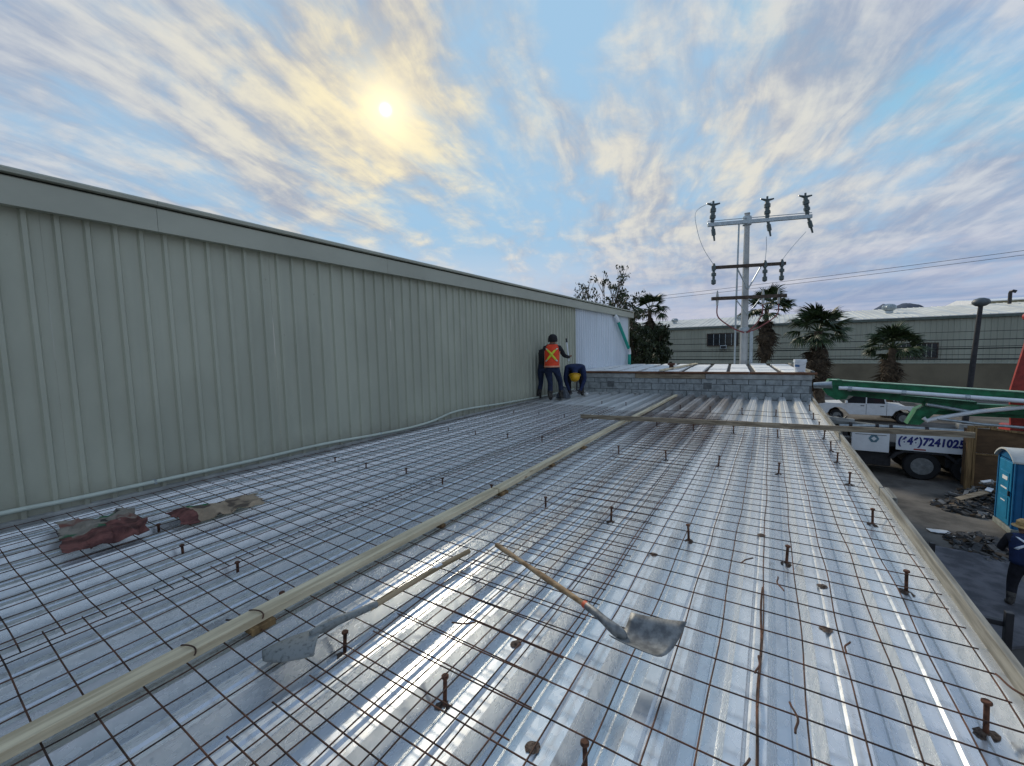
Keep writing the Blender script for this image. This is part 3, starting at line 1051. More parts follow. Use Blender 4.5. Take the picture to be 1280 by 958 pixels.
mb = MB(); mb.box(-2.90, -2.70, 14.30, 14.50, .80, .87, .01); mb.build('cap', M_STUD, st_)
# lumps of mortar and crumbs by the workers
random.seed(33)
for x, y, s in ((-4.72, 11.7, .07), (-4.45, 12.2, .05), (-4.1, 12.3, .045), (-5.1, 12.5, .05), (-3.5, 12.6, .05), (-4.9, 12.1, .04)):
    bm_ = bmesh.new(); bmesh.ops.create_icosphere(bm_, subdivisions=2, radius=s)
    for v in bm_.verts:
        v.co *= 1 + .35 * mnoise.noise(v.co * 22 + Vector((x, y, 0)))
        v.co.z *= .7
    me = bpy.data.meshes.new('rubble_lump'); bm_.to_mesh(me); bm_.free(); me.materials.append(M_FOAM if s > .06 else M_CONC)
    o = bpy.data.objects.new('rubble_lump', me); col.objects.link(o); o.location = (x, y, s * .55)
    tag(o, 'white lump of mortar by the crouching worker' if s > .06 else 'small grey lump of mortar near the block wall', 'rubble', None if s > .06 else 'mortar lumps near the block wall')

# ================================================================== far warehouse
FY = 55.6
wh = thing('far_warehouse', (4, FY, GZ), 'long sage corrugated warehouse with pale roof across the yard behind the palms', 'building')
mb = MB()
pr = []
x = -34.0
while x < 44:
    pr += [(x, 0), (x + .20, 0), (x + .23, -.06), (x + .30, -.06), (x + .33, 0)]
    x += .40
m_ = len(pr)
mb.add([(a, FY + b, -.86) for a, b in pr] + [(a, FY + b, 3.42) for a, b in pr], [(j, j + 1, m_ + j + 1, m_ + j) for j in range(m_ - 1)])
mb.build('wall', M_FARWALL, wh)
mb = MB(); mb.box(-34, 44.2, FY - .10, FY + .3, GZ, -.86); mb.build('lower_wall', M_FARTAN, wh)
mb = MB(); mb.box(-34, 44.2, FY - .16, FY - .04, -.86, -.74, .02); mb.build('sill_band', M_FARWALL, wh)
mb = MB(); mb.box(-34.2, 44.2, FY - .28, FY - .1, 3.40, 3.62, .02); mb.build('gutter', mat('gutter_paint', (.12, .15, .13), .6), wh)
rf = None
x = -34.2
while x < 44:
    x2 = min(x + 2.6, 44.2)
    mb = MB()
    mb.prism_x([(FY - .34, 3.63), (FY + 12, 5.25), (FY + 12, 5.30), (FY - .34, 3.70)], x, x2 - .03)
    for q in range(1, 5):
        xx = x + 2.6 * q / 5
        if xx < x2:
            mb.prism_x([(FY - .34, 3.70), (FY + 12, 5.30), (FY + 12, 5.34), (FY - .34, 3.74)], xx, xx + .05)
    mb.build('roof_sheet', M_ROOF, wh)
    x = x2
mb = MB(); mb.box(-34, 44, FY + 12, FY + 12.3, GZ, 5.2); mb.build('back_wall', M_FARWALL, wh)
for xx in (-34.0, 44.0):
    mb = MB(); mb.prism_x([(FY, GZ), (FY + 12, GZ), (FY + 12, 5.2), (FY, 3.6)], xx, xx + .12); mb.build('end_wall', M_FARWALL, wh)


def far_window(x0, x1, z0, z1, nb, ac=False):
    f = MB()
    for a, b, c, e in ((x0, x1, z1, z1 + .1), (x0, x1, z0 - .1, z0), (x0 - .1, x0, z0 - .1, z1 + .1), (x1, x1 + .1, z0 - .1, z1 + .1)):
        f.box(a, b, FY - .16, FY - .06, c, e)
    w = f.build('window', M_BROWNWOOD, wh)
    mb = MB(); mb.box(x0, x1, FY - .10, FY - .07, z0, z1); mb.build('pane', M_GLASS, w)
    for k in range(1, nb):
        xx = x0 + (x1 - x0) * k / nb
        mb = MB(); mb.box(xx - .025, xx + .025, FY - .15, FY - .11, z0, z1); mb.build('bar', M_STEEL if ac else M_FARWALL, w)
    return w


far_window(-6.6, -3.4, 1.35, 2.70, 5, True)
far_window(10.2, 13.5, -.24, 1.08, 9)
ac = thing('window_air_conditioner', (-4.85, FY - .35, .9), 'small boxed air conditioner hanging under the dark warehouse window', 'air conditioner')
mb = MB(); mb.box(-5.2, -4.5, FY - .62, FY - .17, .92, 1.34, .03); mb.build('casing', M_STEEL, ac)
mb = MB(); mb.box(-5.12, -4.58, FY - .65, FY - .622, .99, 1.27); mb.build('grille', M_DARK, ac)
for xx in (-5.1, -4.6):
    mb = MB(); mb.bar((xx, FY - .58, .91), (xx, FY - .12, .55), .05, .05); mb.build('bracket', M_STEEL, ac)

# roof turbines
tm = thing('roof_turbine', (0, 0, 0), 'x', 'roof vent')
mb = MB(); mb.lathe([(.42, -.25), (.42, .35), (.36, .36)], 18); mb.build('neck', M_STEEL, tm, True)
mb = MB()
for k in range(20):
    a = 2 * math.pi * k / 20
    pts = []
    for j in range(9):
        ph = R(-62 + j * 148 / 8)
        r = .62 * math.cos(ph) + .05
        pts.append((r * math.cos(a + .10 * j), r * math.sin(a + .10 * j), .85 + .50 * math.sin(ph)))
    mb.tube(pts, [.05 + .028 * math.sin(math.pi * j / 8) for j in range(9)], 5)
mb.build('vane_globe', M_STEEL, tm, True)
mb = MB(); mb.lathe([(.45, .36), (.30, .40)], 16); mb.lathe([(.20, 1.32), (.26, 1.37), (.02, 1.43)], 14); mb.build('cap', M_STEEL, tm)
for k, (x, yy, s, lb) in enumerate(((-11.5, 61.2, .62, 'round turbine vent on the warehouse roof beside the slender palm'), (10.9, 61.2, .86, 'large round turbine vent on the warehouse roof before the hills'), (-3.6, 61.2, .62, 'round turbine vent on the warehouse roof behind the utility pole'))):
    o = tm if k == 0 else copy_tree(tm)
    o.location = (x, yy, 3.70 + (yy - FY + .34) * .13)
    o.scale = (s, s, s * .85)
    tag(o, lb, 'roof vent', 'turbine vents on the warehouse roof')
# second roof further right
w2 = thing('back_warehouse', (35, 80, GZ), 'pale white roofed shed showing above the warehouse roof', 'building')
mb = MB(); mb.box(22, 70, 74, 90, GZ, 5.9); mb.build('wall', M_FARWALL, w2)
mb = MB(); mb.prism_x([(73.6, 5.9), (90.4, 5.9), (90.4, 6.0), (82, 6.75), (73.6, 6.0)], 21.6, 70.4); mb.build('roof', M_WHITE, w2)
mb = MB(); mb.tube([(21.4, 66, 4.6), (21.4, 66, 6.2), (21.4, 65.9, 6.35), (21.5, 65.7, 6.4), (21.7, 65.6, 6.3)], .16, 8)
tag(mb.build('roof_flue', M_BLACK, None, True, off=(21.4, 66, 4.6)), 'dark bent flue pipe on the warehouse roof near the lamp head', 'flue')

# ================================================================== cables in front of the warehouse
cab_poles = []
for xx, lb in ((-34, 'wooden cable pole beyond the sage building'), (40, 'wooden cable pole past the red machine')):
    t = thing('cable_pole', (xx, 42, GZ), lb, 'pole')
    mb = MB(); mb.tube([(xx, 42, GZ), (xx, 42, 3.6)], [.16, .12], 10); mb.build('shaft', M_BROWNWOOD, t, True)
names = ('topmost thin', 'second', 'third', 'thick fourth', 'fifth', 'lowest thick')
for k, (zl, zm, zr, r, dy) in enumerate(((2.45, 1.95, 2.3, .018, 0), (1.85, 1.45, 1.35, .03, .05), (1.15, .95, .95, .022, -.05), (1.05, .80, .90, .045, .08), (.50, .33, .35, .022, 0), (.35, .05, .10, .05, .05))):
    pts = []
    for i in range(41):
        u = i / 40
        xx = -34 + 74 * u
        z = (zl + (zr - zl) * u) - 4 * (.5 * (zl + zr) - zm) * u * (1 - u) + .05 * mnoise.noise((u * 9, k, 0))
        pts.append((xx, 42 + dy - .15, z))
    mb = MB(); mb.tube(pts, r, 6)
    tag(mb.build('overhead_cable', M_CABLE, None, True, off=(3, 42, .8)), names[k] + ' dark cable of the bundle crossing before the warehouse wall', 'cable', 'cables before the warehouse')
for k, dz in enumerate((0, -.42)):
    pts = [(-40 + 90 * i / 30, 60, 7.9 + dz + .055 * (i * 3 - 10 + 10) * .6 - 1.6 * (1 - (2 * i / 30 - 1) ** 2) * .4 + .001 * i * i) for i in range(31)]
    mb = MB(); mb.tube(pts, .022, 5)
    tag(mb.build('power_line', M_CABLE, None, True, off=(0, 60, 8)), ('upper' if k == 0 else 'lower') + ' thin power line sloping across the sky behind the utility pole', 'power line', 'power lines in the sky')
for xx, zt in ((-40, 7.6), (50, 12.5)):
    t = thing('line_pole', (xx, 60, GZ), 'tall line pole ' + ('hidden beyond the sage building' if xx < 0 else 'standing past the pale shed'), 'pole')
    mb = MB(); mb.tube([(xx, 60, GZ), (xx, 60, zt + .6)], [.2, .13], 10); mb.build('shaft', M_POLE, t, True)
    mb = MB(); mb.box(xx - .06, xx + .06, 59.2, 60.8, zt, zt + .14); mb.build('crossarm', M_BROWNWOOD, t)

# ================================================================== utility pole
PB = Vector((-.95, 18.95, GZ))
up = thing('utility_pole', PB, 'grey concrete utility pole with three crossarms beyond the raised slab', 'utility pole')
ptop = Vector((-.93, 19.0, 6.50))
mb = MB(); mb.tube([PB, PB.lerp(ptop, .5), ptop], [.17, .145, .095], 10); mb.build('shaft', M_POLE, up)
mb = MB(); mb.box(-.93 - .10, -.93 + .10, 18.90, 19.10, 6.50, 6.54, .02); mb.build('top_cap', M_POLE, up)
A = Vector((.843, .538, 0)).normalized()      # direction of the arms


def arm(xm, xp, z0, z1, w, h, m, off, nm='crossarm'):
    # from the shaft, xm metres to one side and xp to the other
    c = Vector((-.94, 19.0, 0)) + Vector((A.y, -A.x, 0)) * off
    mb = MB(); mb.bar(c - A * xm + Vector((0, 0, z0)), c + A * xp + Vector((0, 0, z1)), w, h, bev=.008)
    return mb.build(nm, m, up), c


a1, c1 = arm(1.60, 2.45, 6.08, 6.33, .10, .14, M_STEEL, .13)
a1b, _ = arm(1.60, 2.45, 6.22, 6.47, .02, .03, M_STEEL, .13, 'stay_rail')
a2, c2 = arm(1.42, 1.46, 4.44, 4.55, .10, .12, M_BROWNWOOD, .17)
a3, c3 = arm(1.42, 1.52, 3.24, 3.31, .10, .13, M_BROWNWOOD, .19)
mb = MB(); mb.lathe([(.11, 6.06), (.16, 6.08), (.16, 6.40), (.11, 6.42)], 12, (-.935, 19.0, 0)); mb.build('collar', M_STEEL, up)
mb = MB(); mb.lathe([(.155, 1.94), (.185, 1.96), (.185, 2.08), (.155, 2.10)], 12, (-.945, 18.98, 0)); mb.build('collar', M_STEEL, up)
mb = MB(); mb.tube([c2 - A * .42 + Vector((0, 0, 4.38)), c2 - A * .02 + Vector((0, 0, 3.62)), c2 + A * .02 + Vector((0, 0, 3.60)), c2 + A * .50 + Vector((0, 0, 4.45))], .025, 6); mb.build('arm_brace', M_STEEL, up)
mb = MB(); mb.tube([c3 - A * .45 + Vector((0, 0, 3.18)), c3 + Vector((0, 0, 2.6)), c3 + A * .5 + Vector((0, 0, 3.22))], .022, 6); mb.build('arm_brace', M_STEEL, up)
mb = MB(); mb.tube([c1 - A * .38 + Vector((0, 0, 6.15)), c1 - A * .42 + Vector((0, 0, 3.0)), c1 - A * .45 + Vector((0, 0, -2.0))], .034, 8); mb.build('riser_pipe', M_STEEL, up, True)
mb = MB(); mb.box(-.745, -.625, 18.90, 19.02, GZ, 1.95, .02); mb.build('cable_duct', M_STEEL, up)


def cutout(base, lean, s=1.0):
    u = Vector((0, 0, 1)) + A * lean
    mb = MB()
    mb.tube([base + u * (t * s) for t in (0, .10, .11, .20, .21, .30, .31, .42, .43, .52)], [.075, .075, .11, .11, .08, .08, .11, .11, .08, .07], 8)
    o = mb.build('cutout_fuse', M_PORC, up, True)
    mb = MB()
    tp = base + u * (.54 * s)
    mb.tube([tp - A * .26 + Vector((0, 0, .05)), tp - A * .05, tp + A * .05, tp + A * .25 + Vector((0, 0, .05))], [.025, .05, .05, .03], 6)
    mb.tube([tp - Vector((0, 0, .05)), tp + Vector((0, 0, .14))], .04, 6)
    mb.build('contact', M_PORC, o)
    mb = MB()
    d_ = Vector((0, 0, -1)) + A * (.18 - lean * .9)
    mb.tube([base + d_ * (t * s) for t in (-.05, .1, .22, .23, .42, .43, .60)], [.06, .05, .05, .075, .075, .04, .03], 8)
    mb.build('fuse_barrel', M_PORC, o, True)
    return o


for p_, ln in ((-1.42, .05), (.72, -.03), (2.28, -.16)):
    zz_ = 6.16 + (p_ + 1.6) / 4.05 * .25
    cutout(c1 + A * p_ + Vector((0, 0, zz_ + .02)), ln, 1.2)
for p_ in (-1.35, .66, 1.32):
    base = c2 + A * p_ + Vector((0, 0, 4.44 + (p_ + 1.42) / 2.88 * .11))
    mb = MB(); mb.tube([base + Vector((0, 0, t)) for t in (.16, .08, .06, -.10, -.11, -.20, -.21, -.32, -.33, -.46, -.47, -.62, -.66)], [.04, .06, .08, .08, .05, .05, .09, .09, .05, .05, .085, .085, .03], 8)
    mb.build('surge_arrester', M_PORC, up, True)
for p_ in (-1.20, .60, 1.22):
    base = c3 + A * p_ + Vector((0, 0, 3.28 + p_ * .02))
    mb = MB(); mb.tube([base + Vector((0, 0, t)) for t in (.30, .1, -.12, -.3)], [.02, .05, .05, .035], 8); o = mb.build('cable_terminal', M_POLE, up, True)
    tgt = c3 + A * (-.05 + .05 * p_) + Vector((0, 0, 1.9))
    pts = smooth_path([base + Vector((0, 0, -.3)), base + Vector((0, 0, -.75)) - A * (.05 * p_), base.lerp(tgt, .62) + Vector((0, 0, -.35)), tgt], 5)
    mb = MB(); mb.tube(pts, .025, 6); mb.build('cable_tail', M_REDCABLE, o, True)
jum = [((c1 - A * 1.42 + Vector((0, 0, 6.95))), [(-2.05, 6.6), (-2.0, 5.9), (-1.75, 5.2)], (c2 - A * 1.35 + Vector((0, 0, 4.55)))),
       ((c1 + A * .70 + Vector((0, 0, 5.6))), [(.72, 5.2)], (c2 + A * .66 + Vector((0, 0, 4.65)))),
       ((c1 + A * 2.25 + Vector((0, 0, 5.75))), [(1.75, 5.2)], (c2 + A * 1.32 + Vector((0, 0, 4.68))))]
for a_, mids, b_ in jum:
    pts = smooth_path([a_] + [c1 + A * q + Vector((0, 0, z)) for q, z in mids] + [b_], 6)
    mb = MB(); mb.tube(pts, .010, 5); mb.build('jumper_wire', M_STEEL, up, True)

# ================================================================== yard lamp
lp = thing('yard_lamp', (9.7, 34.3, GZ), 'dark yard lamp post with a flat round head before the warehouse', 'lamp post')
mb = MB(); mb.tube([(9.7, 34.3, GZ), (10.02, 34.3, 3.30)], [.155, .105], 12); mb.build('post', M_BLACK, lp, True)
mb = MB(); mb.lathe([(.06, 3.26), (.22, 3.31), (.36, 3.43), (.38, 3.54), (.30, 3.68), (.1, 3.76)], 20, (10.03, 34.3, 0)); mb.build('lamp_head', mat('lamp_head_grey', (.10, .12, .13), .5), lp, True)
mb = MB(); mb.box(9.4, 10.0, 34.0, 34.6, GZ, GZ + .3, .02); mb.build('footing', M_CONC, lp)

# ================================================================== palms
def frond_mesh(name, m, droop, nf=20, seed=1):
    rnd = random.Random(seed)
    mb = MB()
    pl = .95
    pts = [(pl * t, 0, -.10 * droop * t * t) for t in (0, .35, .7, 1.0)]
    mb.tube(pts, [.035, .026, .020, .014], 4)
    ox, oz = pl, -.10 * droop
    for k in range(nf):
        a = R(-82 + 164 * k / (nf - 1)) + rnd.uniform(-.05, .05)
        L = (.98 - .22 * abs(a) / 1.4) * rnd.uniform(.85, 1.1)
        w = .055
        dx, dy = math.cos(a), math.sin(a)
        nx, ny = -dy, dx
        s = []
        for t, ww, dz in ((0, .012, 0), (.35, w, -.03 * droop), (.7, w * .7, -.16 * droop), (1.0, .006, -.42 * droop * rnd.uniform(.7, 1.3))):
            cx, cy = ox + dx * L * t * (1 - .12 * t * droop), dy * L * t
            fold = .35 * ww
            s.append(((cx + nx * ww, cy + ny * ww, oz + dz - fold), (cx, cy, oz + dz + fold), (cx - nx * ww, cy - ny * ww, oz + dz - fold)))
        vs = [q for r_ in s for q in r_]
        fs = []
        for i in range(3):
            o = i * 3
            fs += [(o, o + 3, o + 4, o + 1), (o + 1, o + 4, o + 5, o + 2)]
        mb.add(vs, fs)
    return mb.mesh(name, m)


FR = [frond_mesh('frond', M_FROND, .7, 20, 1), frond_mesh('frond', M_FROND, 1.1, 20, 2)]
DF = [frond_mesh('dead_frond', M_DEAD, 1.3, 15, 3), frond_mesh('dead_frond', M_DEAD, 1.8, 13, 4)]


def palm(x, y, zc, s, nf, nd, skirt, label, seed, tr=.20):
    rnd = random.Random(seed)
    t = thing('fan_palm', (x, y, GZ), label, 'palm tree', 'fan palms before the warehouse')
    mb = MB()
    H = zc - GZ
    pts = []
    rs = []
    for i in range(26):
        u = i / 25
        pts.append((x + .12 * math.sin(u * 2.2 + seed), y, GZ + H * u))
        rs.append((tr * (1.25 - .45 * u)) * (1.08 if i % 2 else .96))
    mb.tube(pts, rs, 10)
    mb.build('trunk', M_TRUNK, t, True)
    tx = pts[-1][0] - x
    for k in range(nf):
        el = R(rnd.choice((78, 62, 48, 34, 18, 4, -12)) + rnd.uniform(-8, 8))
        az = 2.399 * k + rnd.uniform(-.3, .3)
        sc = s * rnd.uniform(.85, 1.1)
        inst('frond', rnd.choice(FR), t, (tx, 0, H - .05), (rnd.uniform(-.4, .4), -el, az), (sc, sc, sc))
    for k in range(nd):
        u = rnd.random() ** 1.2
        el = R(-50 - 32 * rnd.random())
        az = 2.399 * k + rnd.uniform(-.4, .4)
        sc = s * rnd.uniform(.6, .95)
        inst('dead_frond', rnd.choice(DF), t, (tx * .9, 0, H - .15 - u * skirt), (rnd.uniform(-.6, .6), -el, az), (sc, sc, sc))
    return t


palm(-8.25, 34.3, 4.35, .86, 24, 46, 2.3, 'slender fan palm with a thick brown skirt just past the sage building', 3, .17)
palm(-.45, 35.4, 3.95, 1.0, 26, 44, 2.2, 'fan palm half hidden behind the concrete utility pole', 5, .18)
palm(2.76, 35.0, 2.20, 1.13, 32, 60, 2.6, 'broad fan palm with shaggy skirt beyond the white bucket', 8, .28)
palm(6.84, 37.5, .95, 1.05, 34, 34, 2.0, 'squat dark fan palm above the green pump boom', 12, .25)

# ================================================================== leafy tree and bushes
def leaf_cloud(mb, c, r, n, size, rnd, squash=.8):
    for _ in range(n):
        while True:
            p = Vector((rnd.uniform(-1, 1), rnd.uniform(-1, 1), rnd.uniform(-1, 1)))
            if p.length < 1:
                break
        p = Vector(c) + Vector((p.x * r, p.y * r, p.z * r * squash))
        e = Euler((rnd.uniform(0, 6), rnd.uniform(0, 6), rnd.uniform(0, 6))).to_matrix()
        s = size * rnd.uniform(.6, 1.3)
        q = [p + e @ Vector(v) for v in ((-s, 0, 0), (0, -s * .45, .1 * s), (s, 0, 0), (0, s * .45, .1 * s))]
        mb.add(q, [(0, 1, 2), (0, 2, 3)])


def tree(x, y, h, rad, label, seed, nb, leaves, lsize, cl, low=.35, name='leafy_tree'):
    rnd = random.Random(seed)
    t = thing(name, (x, y, GZ), label, 'tree' if 'tree' in name else 'bush')
    br = MB(); lf = MB()
    br.tube([(x, y, GZ), (x + .1, y, GZ + h * .25), (x, y + .1, GZ + h * .5)], [.18, .14, .10], 8)
    for k in range(nb):
        a = 2.399 * k + rnd.uniform(-.4, .4)
        z0 = GZ + h * rnd.uniform(.22, .5)
        rr = rad * (.35 + .65 * rnd.random() ** .6)
        zt = GZ + h * (low + (1 - low) * rnd.random() ** .8)
        zt = min(zt, GZ + h * (1.02 - .35 * (rr / rad) ** 2))
        e = Vector((x + rr * math.cos(a), y + rr * math.sin(a), zt))
        b = Vector((x, y, z0))
        mid = b.lerp(e, .5) + Vector((rnd.uniform(-.2, .2), rnd.uniform(-.2, .2), .25))
        br.tube([b, mid, e], [.06, .035, .012], 5)
        leaf_cloud(lf, e, cl * rnd.uniform(.6, 1.2), leaves, lsize, rnd)
        if rnd.random() < .7:
            leaf_cloud(lf, mid.lerp(e, rnd.uniform(.3, .8)), cl * .7, leaves // 2, lsize, rnd)
        for _ in range(2):
            e2 = e + Vector((rnd.uniform(-.6, .6), rnd.uniform(-.6, .6), rnd.uniform(.1, .7)))
            br.tube([mid.lerp(e, .7), e2], [.02, .006], 4)
            leaf_cloud(lf, e2, cl * .5, leaves // 3, lsize, rnd)
    br.build('trunk', M_TRUNK, t, True)
    lf.build('crown', M_LEAF, t)
    return t


tree(-9.35, 26.6, 10.5, 2.45, 'sparse dark leafy tree rising behind the end of the sage building', 4, 60, 20, .11, .34, .60)
tree(-8.6, 30.5, 7.6, 1.5, 'dense dark bush filling the gap beside the slender palm', 6, 40, 90, .14, .55, .15, 'tall_bush')
tree(-7.6, 33.6, 7.0, .9, 'dark shrub at the foot of the slender palm', 9, 30, 80, .13, .5, .1, 'tall_bush')

# ================================================================== concrete pump truck
M_RIM = mat('dusty_rim', (.20, .205, .20), .6, 0, .2, 8)
TY = 20.9
tr = thing('pump_truck', (5.5, TY + 1.2, GZ), 'concrete pump truck with folded green boom and white side panel with blue phone number', 'truck')
mb = MB(); mb.box(1.2, 10.2, TY + .75, TY + .95, -2.92, -2.62, .01); mb.box(1.2, 10.2, TY + 1.5, TY + 1.7, -2.92, -2.62, .01); mb.build('chassis', M_BLACK, tr)
mb = MB(); mb.box(1.6, 8.6, TY + .1, TY + 2.4, -2.62, -2.45, .02); mb.build('deck', M_BLACK, tr)


def logo_box():
    o = MB().box(2.80, 3.93, TY - .02, TY + .5, -2.86, -2.10, .02).build('tool_box', M_WHITE, tr)
    mb = MB(); mb.lathe([(.16, -.005), (.16, .006)], 6, (3.47, TY - .028, -2.34), 'y'); mb.build('emblem', mat('emblem_blue', (.12, .22, .27), .5), o)
    mb = MB(); mb.lathe([(.085, -.005), (.085, .006)], 4, (3.47, TY - .040, -2.34), 'y'); mb.build('emblem_core', M_WHITE, o)
    mb = MB(); mb.box(2.9, 3.84, TY - .032, TY - .021, -2.20, -2.185); mb.build('seam', M_DARK, o)


logo_box()
for a_, b_, c_ in ((2.5, 4.05, -3.45), (5.55, 5.75, -3.3), (6.9, 8.7, -3.4)):  # black boxes added under the chassis to stand in for its deep shade
    mb = MB(); mb.box(a_, b_, TY + .25, TY + 2.2, c_, -2.92, .03); mb.build('underside_dark_fill', M_BLACK, tr)
sp = MB().box(4.12, 8.6, TY - .02, TY + .04, -2.70, -1.98, .008).build('side_panel', M_WHITE, tr)


def text_mesh(name, body, size, loc, rot, m, parent, bold=.0, sx=1.0, shear=.0):
    cu = bpy.data.curves.new(name, 'FONT')
    cu.body = body
    cu.size = size
    cu.offset = bold
    cu.extrude = .003
    cu.shear = shear
    cu.space_character = 1.05
    tmp = bpy.data.objects.new(name, cu)
    col.objects.link(tmp)
    bpy.context.view_layer.update()
    dg = bpy.context.evaluated_depsgraph_get()
    me = bpy.data.meshes.new_from_object(tmp.evaluated_get(dg))
    bpy.data.objects.remove(tmp)
    me.materials.clear()
    me.materials.append(m)
    o = bpy.data.objects.new(name, me)
    col.objects.link(o)
    o.parent = parent
    o.location = Vector(loc) - wloc(parent)
    o.rotation_euler = rot
    o.scale = (sx, 1, 1)
    return o


text_mesh('phone_number', '(646)7241025', .40, (4.16, TY - .026, -2.46), (R(90), 0, 0), M_BLUE, sp, .018, .755, .12)
mb = MB(); mb.box(4.62, 4.95, TY - .028, TY - .021, -2.66, -2.61); mb.build('reflector', M_RED, sp)
mb = MB(); mb.prism([(3.95, -3.05), (4.1, -2.82), (4.35, -2.72), (5.5, -2.72), (5.7, -2.85), (5.85, -3.05), (5.75, -3.05), (5.6, -2.89), (5.42, -2.78), (4.4, -2.78), (4.2, -2.88), (4.07, -3.05)], TY - .02, TY + .55); mb.build('mudguard', M_BLACK, tr)
mb = MB(); mb.box(5.9, 8.4, TY - .0, TY + .06, -2.78, -2.74); mb.build('guard_rail', M_STEEL, tr)


def wheel(x, y, r, w, parent):
    o = MB().lathe([(r * .60, -w / 2), (r * .93, -w / 2), (r, -w / 2 + .05), (r, w / 2 - .05), (r * .93, w / 2), (r * .60, w / 2)], 32, (x, y, GZ + r), 'y').build('wheel', M_RUBBER, parent, True)
    mb = MB(); mb.lathe([(r * .60, -w / 2 - .004), (r * .55, -w / 2 + .0), (r * .46, -w / 2 + .05), (r * .22, -w / 2 + .05), (r * .16, -w / 2 - .01), (r * .02, -w / 2 - .02), (.01, w / 2 - .02), (r * .6, w / 2 - .02)], 24, (x, y, GZ + r), 'y'); mb.build('rim', M_RIM, o, True)
    return o


for x in (4.88, 6.2, 9.4):
    wheel(x, TY + .18, .53, .32, tr)
    wheel(x, TY + 2.25, .53, .32, tr)
mb = MB(); mb.box(8.8, 10.9, TY + .02, TY + 2.35, -3.1, -1.1, .10); o = mb.build('cab', M_WHITE, tr)
mb = MB(); mb.box(9.2, 10.2, TY + .0, TY + .019, -2.0, -1.35); mb.build('window', M_GLASS, o)
mb = MB(); mb.prism([(1.2, -2.9), (2.3, -2.9), (2.5, -1.9), (1.9, -1.7), (1.1, -1.75)], TY + .6, TY + 1.9); mb.build('hopper', M_STEEL, tr)
# outrigger and pipe rack along the deck edge
mb = MB(); mb.tube([(2.4, TY + .05, -1.92), (3.4, TY + .05, -1.86), (4.1, TY + .05, -1.84), (8.4, TY + .05, -1.86)], .065, 10); mb.build('delivery_pipe', M_STEEL, tr, True)
for x in (2.75, 3.55, 3.95, 4.95, 6.1):
    mb = MB(); mb.tube([(x - .05, TY + .05, -1.86), (x + .05, TY + .05, -1.86)], .10, 10); mb.build('pipe_clamp', M_BLACK, tr, True)
mb = MB(); mb.bar((2.0, TY + .3, -1.78), (4.4, TY + .5, -2.0), .30, .16, bev=.02); mb.build('outrigger_leg', mat('dusty_grey_steel', (.20, .21, .20), .7), tr)
mb = MB(); mb.bar((1.6, TY + .2, -1.62), (2.9, TY + .35, -1.74), .22, .14, bev=.02); mb.build('outrigger_foot', M_CONC, tr)
random.seed(17)
for k in range(10):
    x = random.uniform(1.9, 3.4)
    mb = MB(); mb.box(x, x + random.uniform(.1, .3), TY + .2, TY + .6, -2.35, -2.35 + random.uniform(.08, .3), .02); mb.build('valve_block', random.choice((M_BLACK, M_STEEL, M_BLACK)), tr)
# boom: box sections folded on top of each other
YB = TY + .75


def boom(a, b, h, d, y0, nm='boom_section'):
    mb = MB()
    ax, az = a; bx_, bz = b
    mb.prism([(ax, az - h), (bx_, bz - d), (bx_, bz), (ax, az)], y0, y0 + .34)
    o = mb.build(nm, M_GREEN, tr)
    mb = MB(); mb.prism([(ax, az), (bx_, bz), (bx_, bz + .03), (ax, az + .03)], y0 - .03, y0 + .37); mb.build('flange', mat('pale_green_edge', (.30, .45, .33), .5) if nm == 'boom_section' and h > .35 else M_GREEN, o)
    return o


bs = boom((2.15, -.12), (9.6, -.56), .42, .34, YB - .4)
mb = MB(); mb.tube([(2.35, YB - .52, -.42), (2.65, YB - .52, -.42), (6.2, YB - .52, -.64), (9.4, YB - .52, -.83)], .075, 12); mb.build('pump_pipe', M_WHITEPL, bs, True)
for x in (2.7, 4.3, 6.0):
    mb = MB(); mb.tube([(x - .06, YB - .52, -.43 - (x - 2.6) * .062), (x + .06, YB - .52, -.43 - (x - 2.5) * .062)], .105, 12); mb.build('pipe_clamp', M_STEEL, bs, True)
b2 = boom((2.2, -.54), (6.4, -.88), .17, .24, YB)
b3 = boom((5.0, -.92), (9.5, -1.02), .30, .26, YB - .05)
b4 = boom((4.9, -1.26), (9.5, -1.16), .16, .24, YB + .25)
mb = MB(); mb.prism([(2.05, -.10), (2.45, -.10), (2.75, -.55), (2.62, -.86), (2.3, -.92), (2.0, -.72), (1.85, -.5)], YB - .45, YB + .3); mb.build('knuckle', M_GREEN, tr)
mb = MB(); mb.prism([(4.55, -1.80), (4.9, -1.80), (5.5, -1.10), (5.25, -.92), (4.8, -1.2)], YB - .1, YB + .45); mb.build('turret', M_GREEN, tr)
mb = MB(); mb.tube([(4.95, YB - .25, -1.50), (5.05, YB - .27, -1.60), (5.4, YB - .27, -1.46), (6.4, YB - .27, -1.16), (9.2, YB - .27, -.6)], .075, 10); mb.build('rubber_hose', M_WHITE, tr, True)
mb = MB(); mb.tube([(5.3, YB - .30, -1.50), (6.5, YB - .30, -1.62), (9.2, YB - .30, -1.72)], .05, 10); mb.build('return_pipe', M_STEEL, tr, True)
mb = MB(); mb.tube([(5.0, YB - .3, -.98), (5.4, YB - .2, -1.05), (6.2, YB - .2, -1.2)], .06, 10); mb.build('hydraulic_ram', M_STEEL, tr, True)
for k in range(9):
    x0, z0 = random.uniform(1.5, 2.6), random.uniform(-2.0, -1.5)
    mb = MB(); mb.tube(smooth_path([(x0, YB - .4, z0), (x0 + .3, YB - .5, z0 - .25), (x0 + .55, YB - .45, z0 + random.uniform(-.3, .2))], 5), .03, 6); mb.build('hose', M_BLACK, tr, True)
